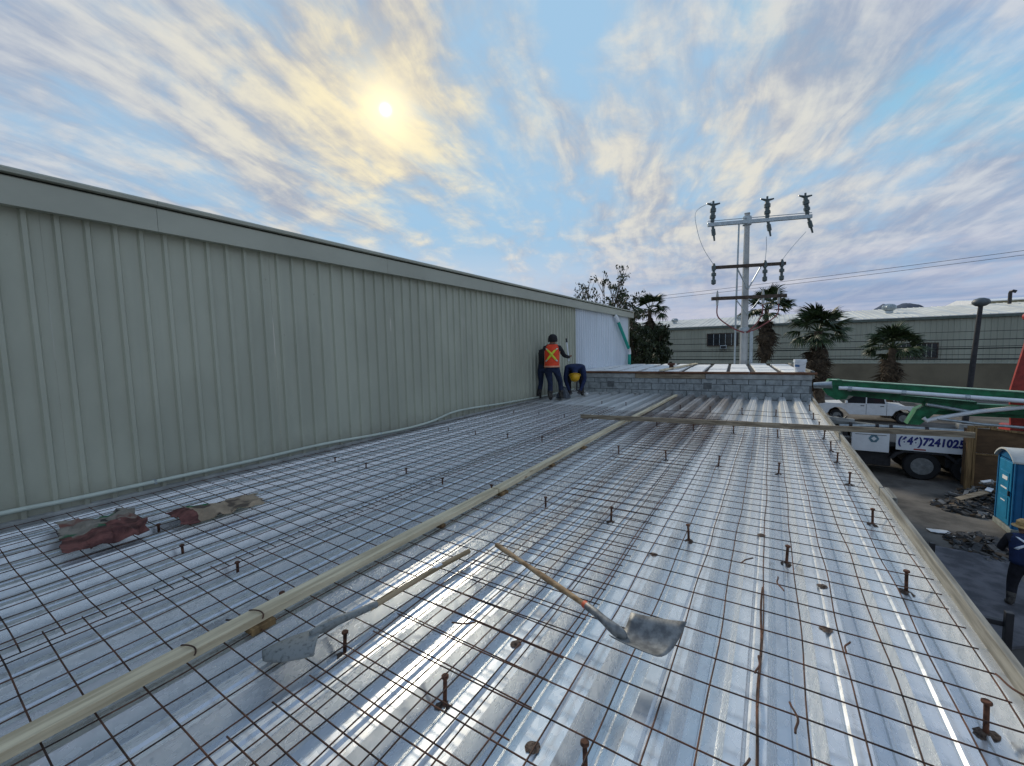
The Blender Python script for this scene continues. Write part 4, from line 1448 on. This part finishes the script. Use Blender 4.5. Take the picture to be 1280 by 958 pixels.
mb = MB(); mb.tube([(1.55, YB - .3, -.35), (2.15, YB - .45, -.30)], [.12, .16], 10); mb.build('boom_pin', M_STEEL, tr, True)

# ================================================================== white pickup
PYk = 34.6
pk = thing('pickup_truck', (4.8, PYk + .9, GZ), 'white double cab pickup parked beyond the pump truck', 'pickup')
Z = lambda h: GZ + h
body = MB()
body.prism([(1.35, Z(.45)), (1.35, Z(1.02)), (1.55, Z(1.12)), (2.75, Z(1.20)), (4.98, Z(1.24)), (4.98, Z(1.30)), (5.03, Z(1.30)), (5.03, Z(1.18)), (6.62, Z(1.12)), (6.66, Z(.60)), (6.30, Z(.55)), (6.14, Z(.78)), (5.90, Z(.93)), (5.62, Z(.93)), (5.36, Z(.78)), (5.22, Z(.50)), (3.1, Z(.48)), (2.85, Z(.78)), (2.6, Z(.92)), (2.34, Z(.92)), (2.08, Z(.76)), (1.95, Z(.48))], PYk, PYk + 1.8)
body.build('body', M_WHITE, pk)
mb = MB(); mb.prism([(2.75, Z(1.205)), (3.35, Z(1.72)), (4.75, Z(1.74)), (4.96, Z(1.245))], PYk + .10, PYk + 1.70); cabn = mb.build('cabin', M_GLASS, pk)
mb = MB(); mb.box(3.35, 4.8, PYk + .12, PYk + 1.68, Z(1.745), Z(1.80), .02); mb.build('roof', M_WHITE, cabn)
for xx, sl in ((3.95, 0), (4.80, .12)):
    mb = MB(); mb.bar((xx + sl, PYk + .085, Z(1.22)), (xx, PYk + .095, Z(1.75)), .06, .05, (0, 1, 0)); mb.build('pillar', M_WHITE, cabn)
mb = MB(); mb.box(5.05, 6.58, PYk + .1, PYk + 1.7, Z(1.125), Z(1.15)); mb.build('bed_cover', M_DARK, pk)
for xx in (3.95, 4.95):
    mb = MB(); mb.box(xx - .008, xx + .008, PYk - .004, PYk + .002, Z(.52), Z(1.2)); mb.build('door_seam', M_DARK, pk)
for xx in (3.75, 4.72):
    mb = MB(); mb.box(xx - .09, xx + .09, PYk - .03, PYk - .002, Z(1.06), Z(1.10), .006); mb.build('door_handle', M_BLACK, pk)
for xx in (2.47, 5.76):
    wheel(xx, PYk + .16, .36, .24, pk)
    wheel(xx, PYk + 1.64, .36, .24, pk)
mb = MB(); mb.box(6.60, 6.68, PYk + .02, PYk + .20, Z(.80), Z(1.08), .01); mb.build('tail_light', M_RED, pk)
mb = MB(); mb.box(2.85, 2.98, PYk - .22, PYk - .02, Z(1.2), Z(1.38), .02); mb.build('mirror', M_WHITE, pk)
mb = MB(); mb.box(6.05, 6.95, PYk - .02, PYk + 1.82, Z(.42), Z(.58), .03); mb.build('bumper', M_STEEL, pk)

pk.location.x += 1.35

# ================================================================== plywood enclosure
en = thing('plywood_enclosure', (7.3, 20.2, GZ), 'brown plywood hoarding with amber corner post in front of the pump truck', 'hoarding')
mb = MB(); mb.box(5.79, 5.93, 20.08, 20.22, GZ, -1.52, .008); mb.build('post', M_PLYPOST, en)
mb = MB(); mb.box(5.935, 5.99, 20.06, 20.12, GZ, -1.55, .005); mb.build('post', M_PLYPOST, en)
for a, b, z0, z1 in ((5.94, 7.15, -3.7, -2.49), (5.94, 7.15, -2.44, -1.60), (7.16, 8.4, -3.7, -2.50), (7.16, 8.4, -2.44, -1.74), (8.41, 9.6, -3.7, -1.8)):
    mb = MB(); mb.box(a, b, 20.13, 20.15, z0, z1); mb.build('plywood_panel', M_PLY, en)
mb = MB(); mb.box(5.995, 9.6, 20.09, 20.128, -2.50, -2.445); mb.build('rail', M_PLYPOST, en)
mb = MB(); mb.bar((5.93, 20.12, -1.545), (6.45, 20.12, -1.52), .05, .06); mb.build('top_rail', M_PLYPOST, en)
mb = MB(); mb.bar((6.3, 20.10, -1.57), (9.6, 20.10, -1.98), .05, .06); mb.build('top_rail', M_PLYPOST, en)
mb = MB(); mb.box(9.55, 9.65, 20.05, 20.2, GZ, -1.7); mb.build('post', M_PLYPOST, en)
mb = MB(); mb.box(5.83, 5.86, 20.23, 20.62, -3.7, -1.66); mb.build('plywood_panel', M_PLY, en)

# ================================================================== portable toilet
M_PTB = mat('blue_polyethylene', (.008, .115, .26), .42, 0, .12, 3)
M_PTD = mat('light_blue_door', (.012, .18, .33), .42, 0, .12, 3)
M_PTR = mat('grey_white_dome', (.50, .51, .48), .5, 0, .12, 3)
TX, T0, T1 = 5.56, 16.05, 17.05
pt = thing('portable_toilet', (TX + .55, 16.55, GZ), 'blue portable toilet with pale domed roof in the yard', 'portable toilet')
mb = MB(); mb.box(TX, TX + 1.1, T0, T1, GZ + .14, GZ + 2.0, .03); mb.build('cabin', M_PTB, pt)
mb = MB(); mb.box(TX - .04, TX + 1.14, T0 - .04, T1 + .04, GZ, GZ + .16, .02); mb.build('base_skid', mat('skid_grey', (.20, .22, .20), .8), pt)
dr = MB().box(TX - .035, TX - .004, T0 + .14, T1 - .14, GZ + .20, GZ + 1.92, .012).build('door', M_PTD, pt)
for z0, z1 in ((.35, .95), (1.05, 1.62)):
    mb = MB(); mb.box(TX - .048, TX - .036, T0 + .24, T1 - .24, GZ + z0, GZ + z1, .01); mb.build('door_panel', M_PTD, dr)
mb = MB(); mb.box(TX - .056, TX - .049, T0 + .30, T1 - .42, GZ + 1.40, GZ + 1.50); mb.build('sign_plate', M_WHITE, dr)
mb = MB(); mb.box(TX - .056, TX - .049, T0 + .36, T1 - .40, GZ + .80, GZ + .83); mb.build('sign_line', M_WHITE, dr)
mb = MB(); mb.box(TX - .056, TX - .049, T0 + .30, T1 - .36, GZ + 1.15, GZ + 1.19); mb.build('sign_line', M_WHITE, dr)
mb = MB(); mb.box(TX - .075, TX - .036, T0 + .16, T0 + .20, GZ + 1.0, GZ + 1.14, .005); mb.build('door_handle', M_BLACK, dr)
for y_ in (T0 + .005, T1 - .07):
    mb = MB(); mb.box(TX - .028, TX - .002, y_, y_ + .065, GZ + .16, GZ + 1.98, .006); mb.build('corner_trim', M_PTB, pt)
for k in range(4):
    xx = TX + .14 + k * .24
    mb = MB(); mb.box(xx, xx + .12, T0 - .018, T0 + .01, GZ + .3, GZ + 1.8, .008); mb.build('wall_rib', M_PTB, pt)
arch = [(T0 - .05 + 1.1 * k / 14, GZ + 1.95 + .27 * math.sin(math.pi * k / 14) ** .75) for k in range(15)]
mb = MB(); mb.prism_x(arch[::-1], TX + .0, TX + 1.1); mb.build('arched_gable', M_PTB, pt, True)
out = [(a, b + .045) for a, b in arch]
mb = MB(); mb.prism_x((arch + out[::-1]), TX - .09, TX + 1.18); mb.build('roof_dome', M_PTR, pt, True)
mb = MB(); mb.tube([(TX + .95, T1 - .2, GZ + 2.1), (TX + .95, T1 - .2, GZ + 2.45)], .05, 10); mb.build('vent_stack', M_PTR, pt, True)

# ================================================================== red machine
rd = thing('red_loader', (8.4, 23.3, GZ), 'red steel loader mast with black ram rising behind the plywood hoarding', 'machine')
mb = MB(); mb.prism([(7.70, GZ), (7.72, -1.78), (7.64, -.55), (7.93, 1.25), (7.95, 2.2), (8.35, 2.2), (8.40, 1.2), (8.12, -.55), (8.12, -1.8), (8.12, GZ)], 23.0, 23.12); mb.build('mast_plate', M_RED, rd)
mb = MB(); mb.prism([(8.02, GZ), (8.02, -1.8), (8.0, -.6), (8.2, .9), (8.7, .9), (8.7, GZ)], 23.14, 23.5); mb.build('ram_housing', M_BLACK, rd)
mb = MB(); mb.lathe([(.17, -.08), (.17, .08)], 16, (7.98, 22.98, 2.22), 'y'); mb.build('pivot', M_RED, rd, True)
mb = MB(); mb.box(8.0, 10.6, 23.2, 24.9, -3.3, -2.0, .08); mb.build('body', M_RED, rd)
for xx in (8.6, 10.1):
    wheel(xx, 23.05, .45, .35, rd); wheel(xx, 25.0, .45, .35, rd)

# ================================================================== ground patches, rubble, litter
pad = MB()
pad.hexa([(3.05, 9.6, GZ), (4.35, 10.6, GZ), (4.85, 14.1, GZ), (3.35, 14.2, GZ), (3.05, 9.6, GZ + .05), (4.35, 10.6, GZ + .05), (4.85, 14.1, GZ + .05), (3.35, 14.2, GZ + .05)])
tag(pad.build('pavement_pad', M_PAD), kind='structure')
M_RUB = [mat('rubble_a', (.055, .055, .055), .9, 0, .3, 5), mat('rubble_b', (.11, .10, .09), .9, 0, .3, 5), mat('rubble_c', (.19, .19, .185), .9, 0, .2, 5), mat('rubble_d', (.10, .07, .045), .9, 0, .2, 5)]


def heap(cx, cy, rx, ry, h, n, seed, label):
    rnd = random.Random(seed)
    mb = MB()
    for k in range(n):
        a = rnd.uniform(0, 6.28); r = rnd.random() ** .6
        x, y = cx + rx * r * math.cos(a), cy + ry * r * math.sin(a)
        z = GZ + h * (1 - r) * rnd.uniform(.3, 1) + .01
        mb.cur = rnd.choice((0, 0, 0, 1, 1, 2, 3))
        L, w, t = rnd.uniform(.06, .34), rnd.uniform(.04, .16), rnd.uniform(.02, .07)
        mt = Matrix.Translation((x, y, z)) @ Euler((rnd.uniform(-.5, .5), rnd.uniform(-.5, .5), rnd.uniform(0, 6))).to_matrix().to_4x4()
        mb.box(-L / 2, L / 2, -w / 2, w / 2, -t / 2, t / 2, 0, mt)
    mb.cur = 1
    base = [(cx + rx * .9 * math.cos(6.283 * k / 20) * rnd.uniform(.75, 1.1), cy + ry * .9 * math.sin(6.283 * k / 20) * rnd.uniform(.75, 1.1), GZ + .004) for k in range(20)]
    mb.add([(cx, cy, GZ + h * .55)] + base, [(0, 1 + k, 1 + (k + 1) % 20) for k in range(20)])
    o = mb.build('rubble_heap', M_RUB, None, off=(cx, cy, GZ))
    return tag(o, label, 'rubble', None, 'stuff')


heap(6.0, 18.9, .95, .95, .75, 260, 1, 'heap of dark demolition rubble between hoarding and blue toilet')
heap(5.2, 17.9, .7, .7, .28, 160, 2, 'loose dark rubble spilling before the hoarding')
heap(4.75, 14.7, .75, .9, .30, 240, 3, 'spread of dark rubble in front of the blue toilet')
rnd = random.Random(8)
for k, (x, y, z, L, w, a, m_, lb) in enumerate(((5.45, 18.3, .35, .95, .18, 35, M_GREYWOOD, 'grey plank lying on the rubble by the hoarding'), (6.25, 19.3, .62, .8, .06, 10, M_EDGEWOOD, 'thin pale stick lying atop the rubble heap'),
                                                (5.9, 18.6, .52, .25, .14, 60, M_WHITE, 'white scrap piece lying on the rubble heap'), (6.0, 19.1, .66, .28, .12, 20, M_WHITE, 'white scrap strip near the top of the rubble heap'))):
    mb = MB(); mb.box(-L / 2, L / 2, -w / 2, w / 2, -.015, .015, .004)
    o = mb.build('scrap_plank' if L > .5 else 'scrap_piece', m_)
    o.location = (x, y, GZ + z); o.rotation_euler = (R(8), R(-12), R(a)); tag(o, lb, 'plank' if L > .5 else 'scrap')
for k, (x, y, s, a, lb) in enumerate(((4.0, 15.35, .30, 10, 'larger white litter sheet on the bare yard ground'), (4.28, 15.1, .17, 40, 'smaller white litter sheet on the bare yard ground'), (4.95, 13.95, .28, 15, 'pale concrete chunk at the edge of the dark pad'), (4.9, 15.6, .13, 70, 'white scrap of litter among the dark rubble'), (4.55, 14.5, .10, 20, 'pale chip of plaster among the dark rubble'))):
    mb = MB()
    mb.grid(lambda u, v: ((u - .5) * s * 1.5, (v - .5) * s * .8, .01 + .05 * s * mnoise.noise((u * 4 + k, v * 4, k)) + .03 * s), 7, 5)
    o = mb.build('litter', M_WHITE if k != 2 else M_CONC, None, True); solidify(o, .012)
    o.location = (x, y, GZ + .02); o.rotation_euler = (0, 0, R(a)); tag(o, lb, 'litter')

# ================================================================== people
M_SKIN = mat('skin', (.24, .13, .085), .6)
M_JACK = mat('charcoal_jacket', (.018, .018, .021), .85, 0, .25, 12, None, .3, 30)
M_JEAN = mat('navy_jeans', (.016, .026, .062), .85, 0, .3, 10, None, .3, 40)
M_BOOT = mat('muddy_boot', (.030, .027, .026), .8, 0, .3, 14, (.10, .092, .08))
M_GREYTR = mat('grey_trousers', (.075, .085, .10), .85, 0, .3, 12, None, .3, 40)
M_NAVY = mat('navy_shirt', (.010, .022, .075), .8, 0, .25, 10, None, .3, 40)
M_VEST = mat('orange_vest', (.80, .065, .018), .7, 0, .1, 12, None, .2, 30)
M_PIPING = mat('pale_orange_piping', (.75, .33, .20), .7)
M_LIME = mat('lime_tape', (.72, .78, .05), .5)
M_SILV = mat('silver_tape', (.70, .68, .56), .5)
M_YEL = mat('yellow_helmet', (.72, .40, .015), .35)
M_GLOVE = mat('work_glove', (.035, .03, .03), .9)
M_STRAW = mat('straw_hat', (.42, .28, .12), .8, 0, .2, 18)
M_WHX = mat('white_tape', (.72, .74, .78), .6)
M_DKPANT = mat('dark_trousers', (.014, .014, .020), .85, 0, .3, 10, None, .3, 40)


def person(label, loc, rz, J, mats, name='person'):
    """J: joint name -> (x, y, z, radius); +y is forward. One skinned surface."""
    t = thing(name, loc, label, 'person')
    t.rotation_euler = (0, 0, rz)
    chains = [['pelvis', 'waist', 'chest', 'neck', 'skull', 'crown'],
              ['chest', 'shl', 'ell', 'wrl', 'pal'], ['chest', 'shr', 'elr', 'wrr', 'par'],
              ['pelvis', 'hil', 'knl', 'anl', 'tol'], ['pelvis', 'hir', 'knr', 'anr', 'tor']]
    names = []
    edges = []
    for c in chains:
        for a, b in zip(c, c[1:]):
            for q in (a, b):
                if q not in names:
                    names.append(q)
            edges.append((names.index(a), names.index(b)))
    cos = [Vector(J[n][:3]) for n in names]
    rad = [J[n][3] for n in names]
    # five fingers on each hand
    for s in ('l', 'r'):
        w = Vector(J['wr' + s][:3]); p = Vector(J['pa' + s][:3])
        dr_ = (p - w).normalized()
        side = dr_.cross(Vector((0, 1, 0)) if abs(dr_.y) < .9 else Vector((0, 0, 1))).normalized()
        up_ = side.cross(dr_)
        ip = names.index('pa' + s)
        for k, (o_, L) in enumerate(((-.034, .065), (-.012, .078), (.012, .074), (.034, .058))):
            b = p + side * o_ + dr_ * .025
            m1 = b + dr_ * L * .55 + up_ * .006
            m2 = b + dr_ * L * .95 + up_ * .028
            i0 = len(cos)
            cos += [b, m1, m2]; rad += [.011, .0095, .008]; names += ['f' + s] * 3
            edges += [(ip, i0), (i0, i0 + 1), (i0 + 1, i0 + 2)]
        b = p - dr_ * .02 + side * .04
        i0 = len(cos)
        cos += [b, b + side * .028 + dr_ * .03]; rad += [.012, .010]; names += ['f' + s] * 2
        edges += [(ip, i0), (i0, i0 + 1)]
    me = bpy.data.meshes.new('body')
    me.from_pydata(cos, edges, [])
    o = bpy.data.objects.new('body_tmp', me)
    col.objects.link(o)
    sk = o.modifiers.new('skin', 'SKIN')
    sk.use_smooth_shade = True
    if not me.skin_vertices:
        bm_ = bmesh.new(); bm_.from_mesh(me); bm_.verts.layers.skin.verify(); bm_.to_mesh(me); bm_.free()
    for i, r_ in enumerate(rad):
        me.skin_vertices[0].data[i].radius = (r_, r_ * (.78 if names[i] in ('chest', 'waist', 'pelvis') else 1))
        me.skin_vertices[0].data[i].use_root = (names[i] == 'pelvis')
    ss = o.modifiers.new('sub', 'SUBSURF'); ss.levels = 2; ss.render_levels = 2
    bpy.context.view_layer.update()
    dg = bpy.context.evaluated_depsgraph_get()
    fm = bpy.data.meshes.new_from_object(o.evaluated_get(dg))
    bpy.data.objects.remove(o)
    seg = {'pelvis': 'legs', 'waist': 'torso', 'chest': 'torso', 'neck': 'skin', 'skull': 'head', 'crown': 'head', 'shl': 'arm', 'shr': 'arm', 'ell': 'arm', 'elr': 'arm', 'wrl': 'arm', 'wrr': 'arm', 'pal': 'hand', 'par': 'hand', 'fl': 'hand', 'fr': 'hand', 'hil': 'legs', 'hir': 'legs', 'knl': 'legs', 'knr': 'legs', 'anl': 'boot', 'anr': 'boot', 'tol': 'boot', 'tor': 'boot'}
    keys = list(dict.fromkeys(seg.values()))
    fm.materials.clear()
    for k in keys:
        fm.materials.append(mats[k])
    pts = [(c, keys.index(seg[n]), r_) for c, n, r_ in zip(cos, names, rad)]
    for a, b in edges[:22]:
        c = (cos[a] + cos[b]) / 2
        n = names[a] if names[a] not in ('pelvis',) else names[b]
        if names[b] in ('anl', 'anr'):
            cc = cos[a].lerp(cos[b], .35); pts.append((cc, keys.index('legs'), .05)); cc = cos[a].lerp(cos[b], .65); pts.append((cc, keys.index('boot'), .05)); continue
        if names[b] in ('wrl', 'wrr', 'ell', 'elr'):
            n = 'ell'
        if names[b] in ('knl', 'knr'):
            n = 'knl'
        pts.append((c, keys.index(seg[n]), (rad[a] + rad[b]) / 2))
    for p in fm.polygons:
        p.material_index = min(pts, key=lambda q: (q[0] - p.center).length - .6 * q[2])[1]
        p.use_smooth = True
    ob = bpy.data.objects.new('body', fm)
    col.objects.link(ob)
    ob.parent = t
    return t


def local(mb, nm, m, t, smooth=True):
    ob = bpy.data.objects.new(nm, mb.mesh(nm, m, smooth))
    col.objects.link(ob)
    ob.parent = t
    return ob


def vest(t, rows, a0, a1, m, nm='safety_vest', n=28):
    """rows: (cx, cy, cz, rx, ry); a0..a1 angles in degrees, -90 is the back"""
    mb = MB()

    def fn(u, v):
        f = v * (len(rows) - 1); i = min(int(f), len(rows) - 2); q = f - i
        r_ = [rows[i][k] * (1 - q) + rows[i + 1][k] * q for k in range(5)]
        a = R(a0 + (a1 - a0) * u)
        return (r_[0] + r_[3] * math.cos(a), r_[1] + r_[4] * math.sin(a), r_[2])
    mb.grid(fn, n, 14)
    o = local(mb, nm, m, t)
    solidify(o, .012)
    return fn


# worker in the orange vest, back to us, leaning a little forward
J1 = dict(pelvis=(0, 0, .95, .165), waist=(0, .03, 1.12, .155), chest=(.0, .10, 1.36, .175), neck=(0, .19, 1.53, .065), skull=(0, .24, 1.64, .095), crown=(0, .26, 1.73, .085),
          shl=(-.20, .11, 1.43, .085), ell=(-.275, .10, 1.15, .060), wrl=(-.24, .24, .95, .045), pal=(-.22, .29, .88, .035),
          shr=(.20, .12, 1.43, .085), elr=(.31, .20, 1.22, .060), wrr=(.40, .40, 1.18, .045), par=(.43, .47, 1.19, .035),
          hil=(-.10, 0, .86, .115), knl=(-.06, .06, .48, .075), anl=(-.05, -.02, .10, .062), tol=(-.07, .15, .045, .048),
          hir=(.10, .02, .86, .115), knr=(.20, .20, .50, .075), anr=(.20, .30, .11, .062), tor=(.22, .46, .05, .048))
JM = dict(legs=M_JEAN, torso=M_JACK, skin=M_SKIN, head=M_JACK, arm=M_JACK, hand=M_SKIN, boot=M_BOOT)
P1 = person('standing worker in dark hooded jacket and orange vest with yellow X, back turned', (-4.98, 9.95, .02), R(20), J1, JM)
rows = [(0, .005, .93, .205, .170), (0, .02, 1.05, .195, .165), (0, .05, 1.20, .195, .165), (0, .085, 1.36, .205, .175), (0, .12, 1.47, .185, .150), (0, .155, 1.53, .13, .10)]
fv = vest(P1, rows, -172, -8, M_VEST)
vest(P1, [(r_[0], r_[1], r_[2] - .01, r_[3] + .006, r_[4] + .006) for r_ in rows], -176, -160, M_PIPING, 'vest_piping', 5)
vest(P1, [(r_[0], r_[1], r_[2] - .01, r_[3] + .006, r_[4] + .006) for r_ in rows], -20, -4, M_PIPING, 'vest_piping', 5)
vest(P1, [(0, .005, .925, .213, .178), (0, .01, .965, .211, .176)], -174, -6, M_PIPING, 'vest_piping', 20)


def xtape(t, rows, u0, u1, v0, v1, w, m, nm, lift=.014):
    mb = MB()

    def ev(u, v):
        f = v * (len(rows) - 1); i = min(int(f), len(rows) - 2); q = f - i
        r_ = [rows[i][k] * (1 - q) + rows[i + 1][k] * q for k in range(5)]
        a = R(-172 + 164 * u)
        return (r_[0] + (r_[3] + lift) * math.cos(a), r_[1] + (r_[4] + lift) * math.sin(a), r_[2])
    mb.grid(lambda s, k: ev(u0 + (u1 - u0) * s + (k - .5) * w, v0 + (v1 - v0) * s), 10, 3)
    o = local(mb, nm, m, t)
    solidify(o, .004)


xtape(P1, rows, .30, .70, .30, .66, .12, M_LIME, 'lime_cross_tape')
xtape(P1, rows, .70, .30, .30, .66, .12, M_LIME, 'lime_cross_tape', .019)
for (u, v, s) in ((.26, .27, 1), (.74, .27, -1), (.26, .69, -1), (.74, .69, 1)):
    xtape(P1, rows, u - .035, u + .035, v - .03 * s, v + .03 * s, .10, M_SILV, 'silver_tape_end', .022)
mb = MB(); mb.lathe([(.128, 1.60), (.133, 1.66), (.118, 1.75), (.07, 1.80), (.01, 1.815)], 20, (0, .235, 0)); local(mb, 'hood', M_JACK, P1)
# tool handle leaning on the wall beside them
mb = MB(); mb.tube([(-4.74, 10.50, 1.08), (-4.86, 10.64, 1.62)], .022, 8)
mb2 = MB(); mb2.tube([(-4.856, 10.635, 1.60), (-4.88, 10.66, 1.71)], .026, 8)
tl = thing('hand_tool', (-4.95, 10.8, 0), 'white handled bar with dark tip held up by the orange vested worker', 'tool')
mb.build('shaft', M_WHITE, tl, True); mb2.build('grip', M_BLACK, tl, True)

# second worker, mostly hidden, by the wall
J2 = dict(pelvis=(0, 0, .92, .16), waist=(0, .06, 1.08, .15), chest=(0, .18, 1.28, .165), neck=(0, .30, 1.40, .065), skull=(0, .38, 1.46, .095), crown=(0, .43, 1.53, .085),
          shl=(-.20, .19, 1.33, .08), ell=(-.25, .20, 1.06, .058), wrl=(-.22, .36, .86, .045), pal=(-.20, .42, .80, .035),
          shr=(.20, .20, 1.33, .08), elr=(.25, .28, 1.08, .058), wrr=(.20, .45, .95, .045), par=(.18, .52, .92, .035),
          hil=(-.10, 0, .84, .11), knl=(-.13, .08, .47, .072), anl=(-.16, -.02, .10, .062), tol=(-.18, .15, .045, .048),
          hir=(.10, 0, .84, .11), knr=(.14, .10, .47, .072), anr=(.15, .02, .10, .062), tor=(.16, .18, .045, .048))
person('dark clothed worker in jeans half hidden behind the orange vest, next to the wall', (-5.37, 10.22, .02), R(5), J2, JM)

# crouching worker with yellow helmet, bent over towards us
J3 = dict(pelvis=(0, -.26, .72, .165), waist=(0, -.12, .84, .155), chest=(0, .13, .86, .175), neck=(0, .28, .74, .066), skull=(0, .34, .63, .095), crown=(0, .37, .55, .085),
          shl=(-.20, .17, .80, .085), ell=(-.25, .24, .50, .058), wrl=(-.16, .32, .26, .045), pal=(-.12, .36, .18, .035),
          shr=(.20, .17, .80, .085), elr=(.25, .24, .50, .058), wrr=(.17, .32, .26, .045), par=(.13, .36, .18, .035),
          hil=(-.11, -.24, .66, .11), knl=(-.17, .02, .42, .074), anl=(-.17, -.22, .10, .06), tol=(-.19, -.04, .045, .048),
          hir=(.11, -.24, .66, .11), knr=(.17, .04, .42, .074), anr=(.17, -.18, .10, .06), tor=(.19, 0, .045, .048))
JM3 = dict(legs=M_DKPANT, torso=M_NAVY, skin=M_NAVY, head=M_NAVY, arm=M_NAVY, hand=M_GLOVE, boot=M_BOOT)
P3 = person('worker in navy bending low over the deck with yellow helmet showing', (-4.90, 11.30, .0), R(180 + 22), J3, JM3)
P3.scale = (1.12, 1.12, 1.08)
hm_ = MB()
hm_.lathe([(.155, 0), (.150, .012), (.128, .02), (.126, .07), (.105, .13), (.06, .17), (.008, .182)], 22)
ho = local(hm_, 'helmet', M_YEL, P3)
ho.location = (0, .345, .615)
ho.rotation_euler = (R(-152), 0, 0)
# grey trousers / tool bag beside them
bg_ = thing('cement_bag', (-5.05, 10.75, .03), 'crumpled grey cement bag between the two workers on the deck', 'bag')
mb = MB()
mb.grid(lambda u, v: (-5.16 + .34 * u + .02 * mnoise.noise((u * 5, v * 5, 1)), 10.52 + .30 * v, .03 + .30 * (math.sin(math.pi * u) * math.sin(math.pi * v)) ** .5 * (1 + .5 * mnoise.noise((u * 4, v * 4, 3)))), 14, 12)
mb.build('sack', M_GREYTR, bg_, True)

# worker down in the yard, navy vest with a white cross, straw hat
J4 = dict(pelvis=(0, 0, .92, .17), waist=(0, .04, 1.06, .165), chest=(0, .12, 1.28, .185), neck=(0, .24, 1.42, .066), skull=(0, .32, 1.50, .095), crown=(0, .36, 1.58, .085),
          shl=(-.22, .14, 1.35, .09), ell=(-.30, .22, 1.08, .062), wrl=(-.22, .42, .98, .046), pal=(-.20, .49, .96, .036),
          shr=(.22, .14, 1.35, .09), elr=(.30, .22, 1.08, .062), wrr=(.22, .42, .98, .046), par=(.20, .49, .96, .036),
          hil=(-.11, 0, .84, .12), knl=(-.14, .07, .47, .085), anl=(-.16, -.02, .10, .062), tol=(-.18, .15, .045, .05),
          hir=(.11, 0, .84, .12), knr=(.16, .12, .47, .085), anr=(.18, .05, .10, .062), tor=(.20, .21, .045, .05))
P4 = person('worker in navy vest with white cross and straw hat, down in the yard', (4.24, 11.62, GZ), R(-10), J4, dict(legs=M_DKPANT, torso=M_NAVY, skin=M_SKIN, head=M_SKIN, arm=M_DKPANT, hand=M_SKIN, boot=M_BOOT))
rows4 = [(0, .01, .92, .215, .180), (0, .04, 1.08, .215, .180), (0, .09, 1.26, .225, .190), (0, .13, 1.38, .21, .165), (0, .17, 1.44, .15, .11)]
vest(P4, rows4, -175, -5, M_NAVY)
xtape(P4, rows4, .25, .75, .42, .88, .10, M_WHX, 'white_cross_tape')
xtape(P4, rows4, .75, .25, .42, .88, .10, M_WHX, 'white_cross_tape', .019)
mb = MB(); mb.lathe([(.17, 1.545), (.175, 1.555), (.118, 1.575), (.112, 1.65), (.07, 1.69), (.008, 1.695)], 22, (0, .33, 0)); local(mb, 'straw_hat', M_STRAW, P4)
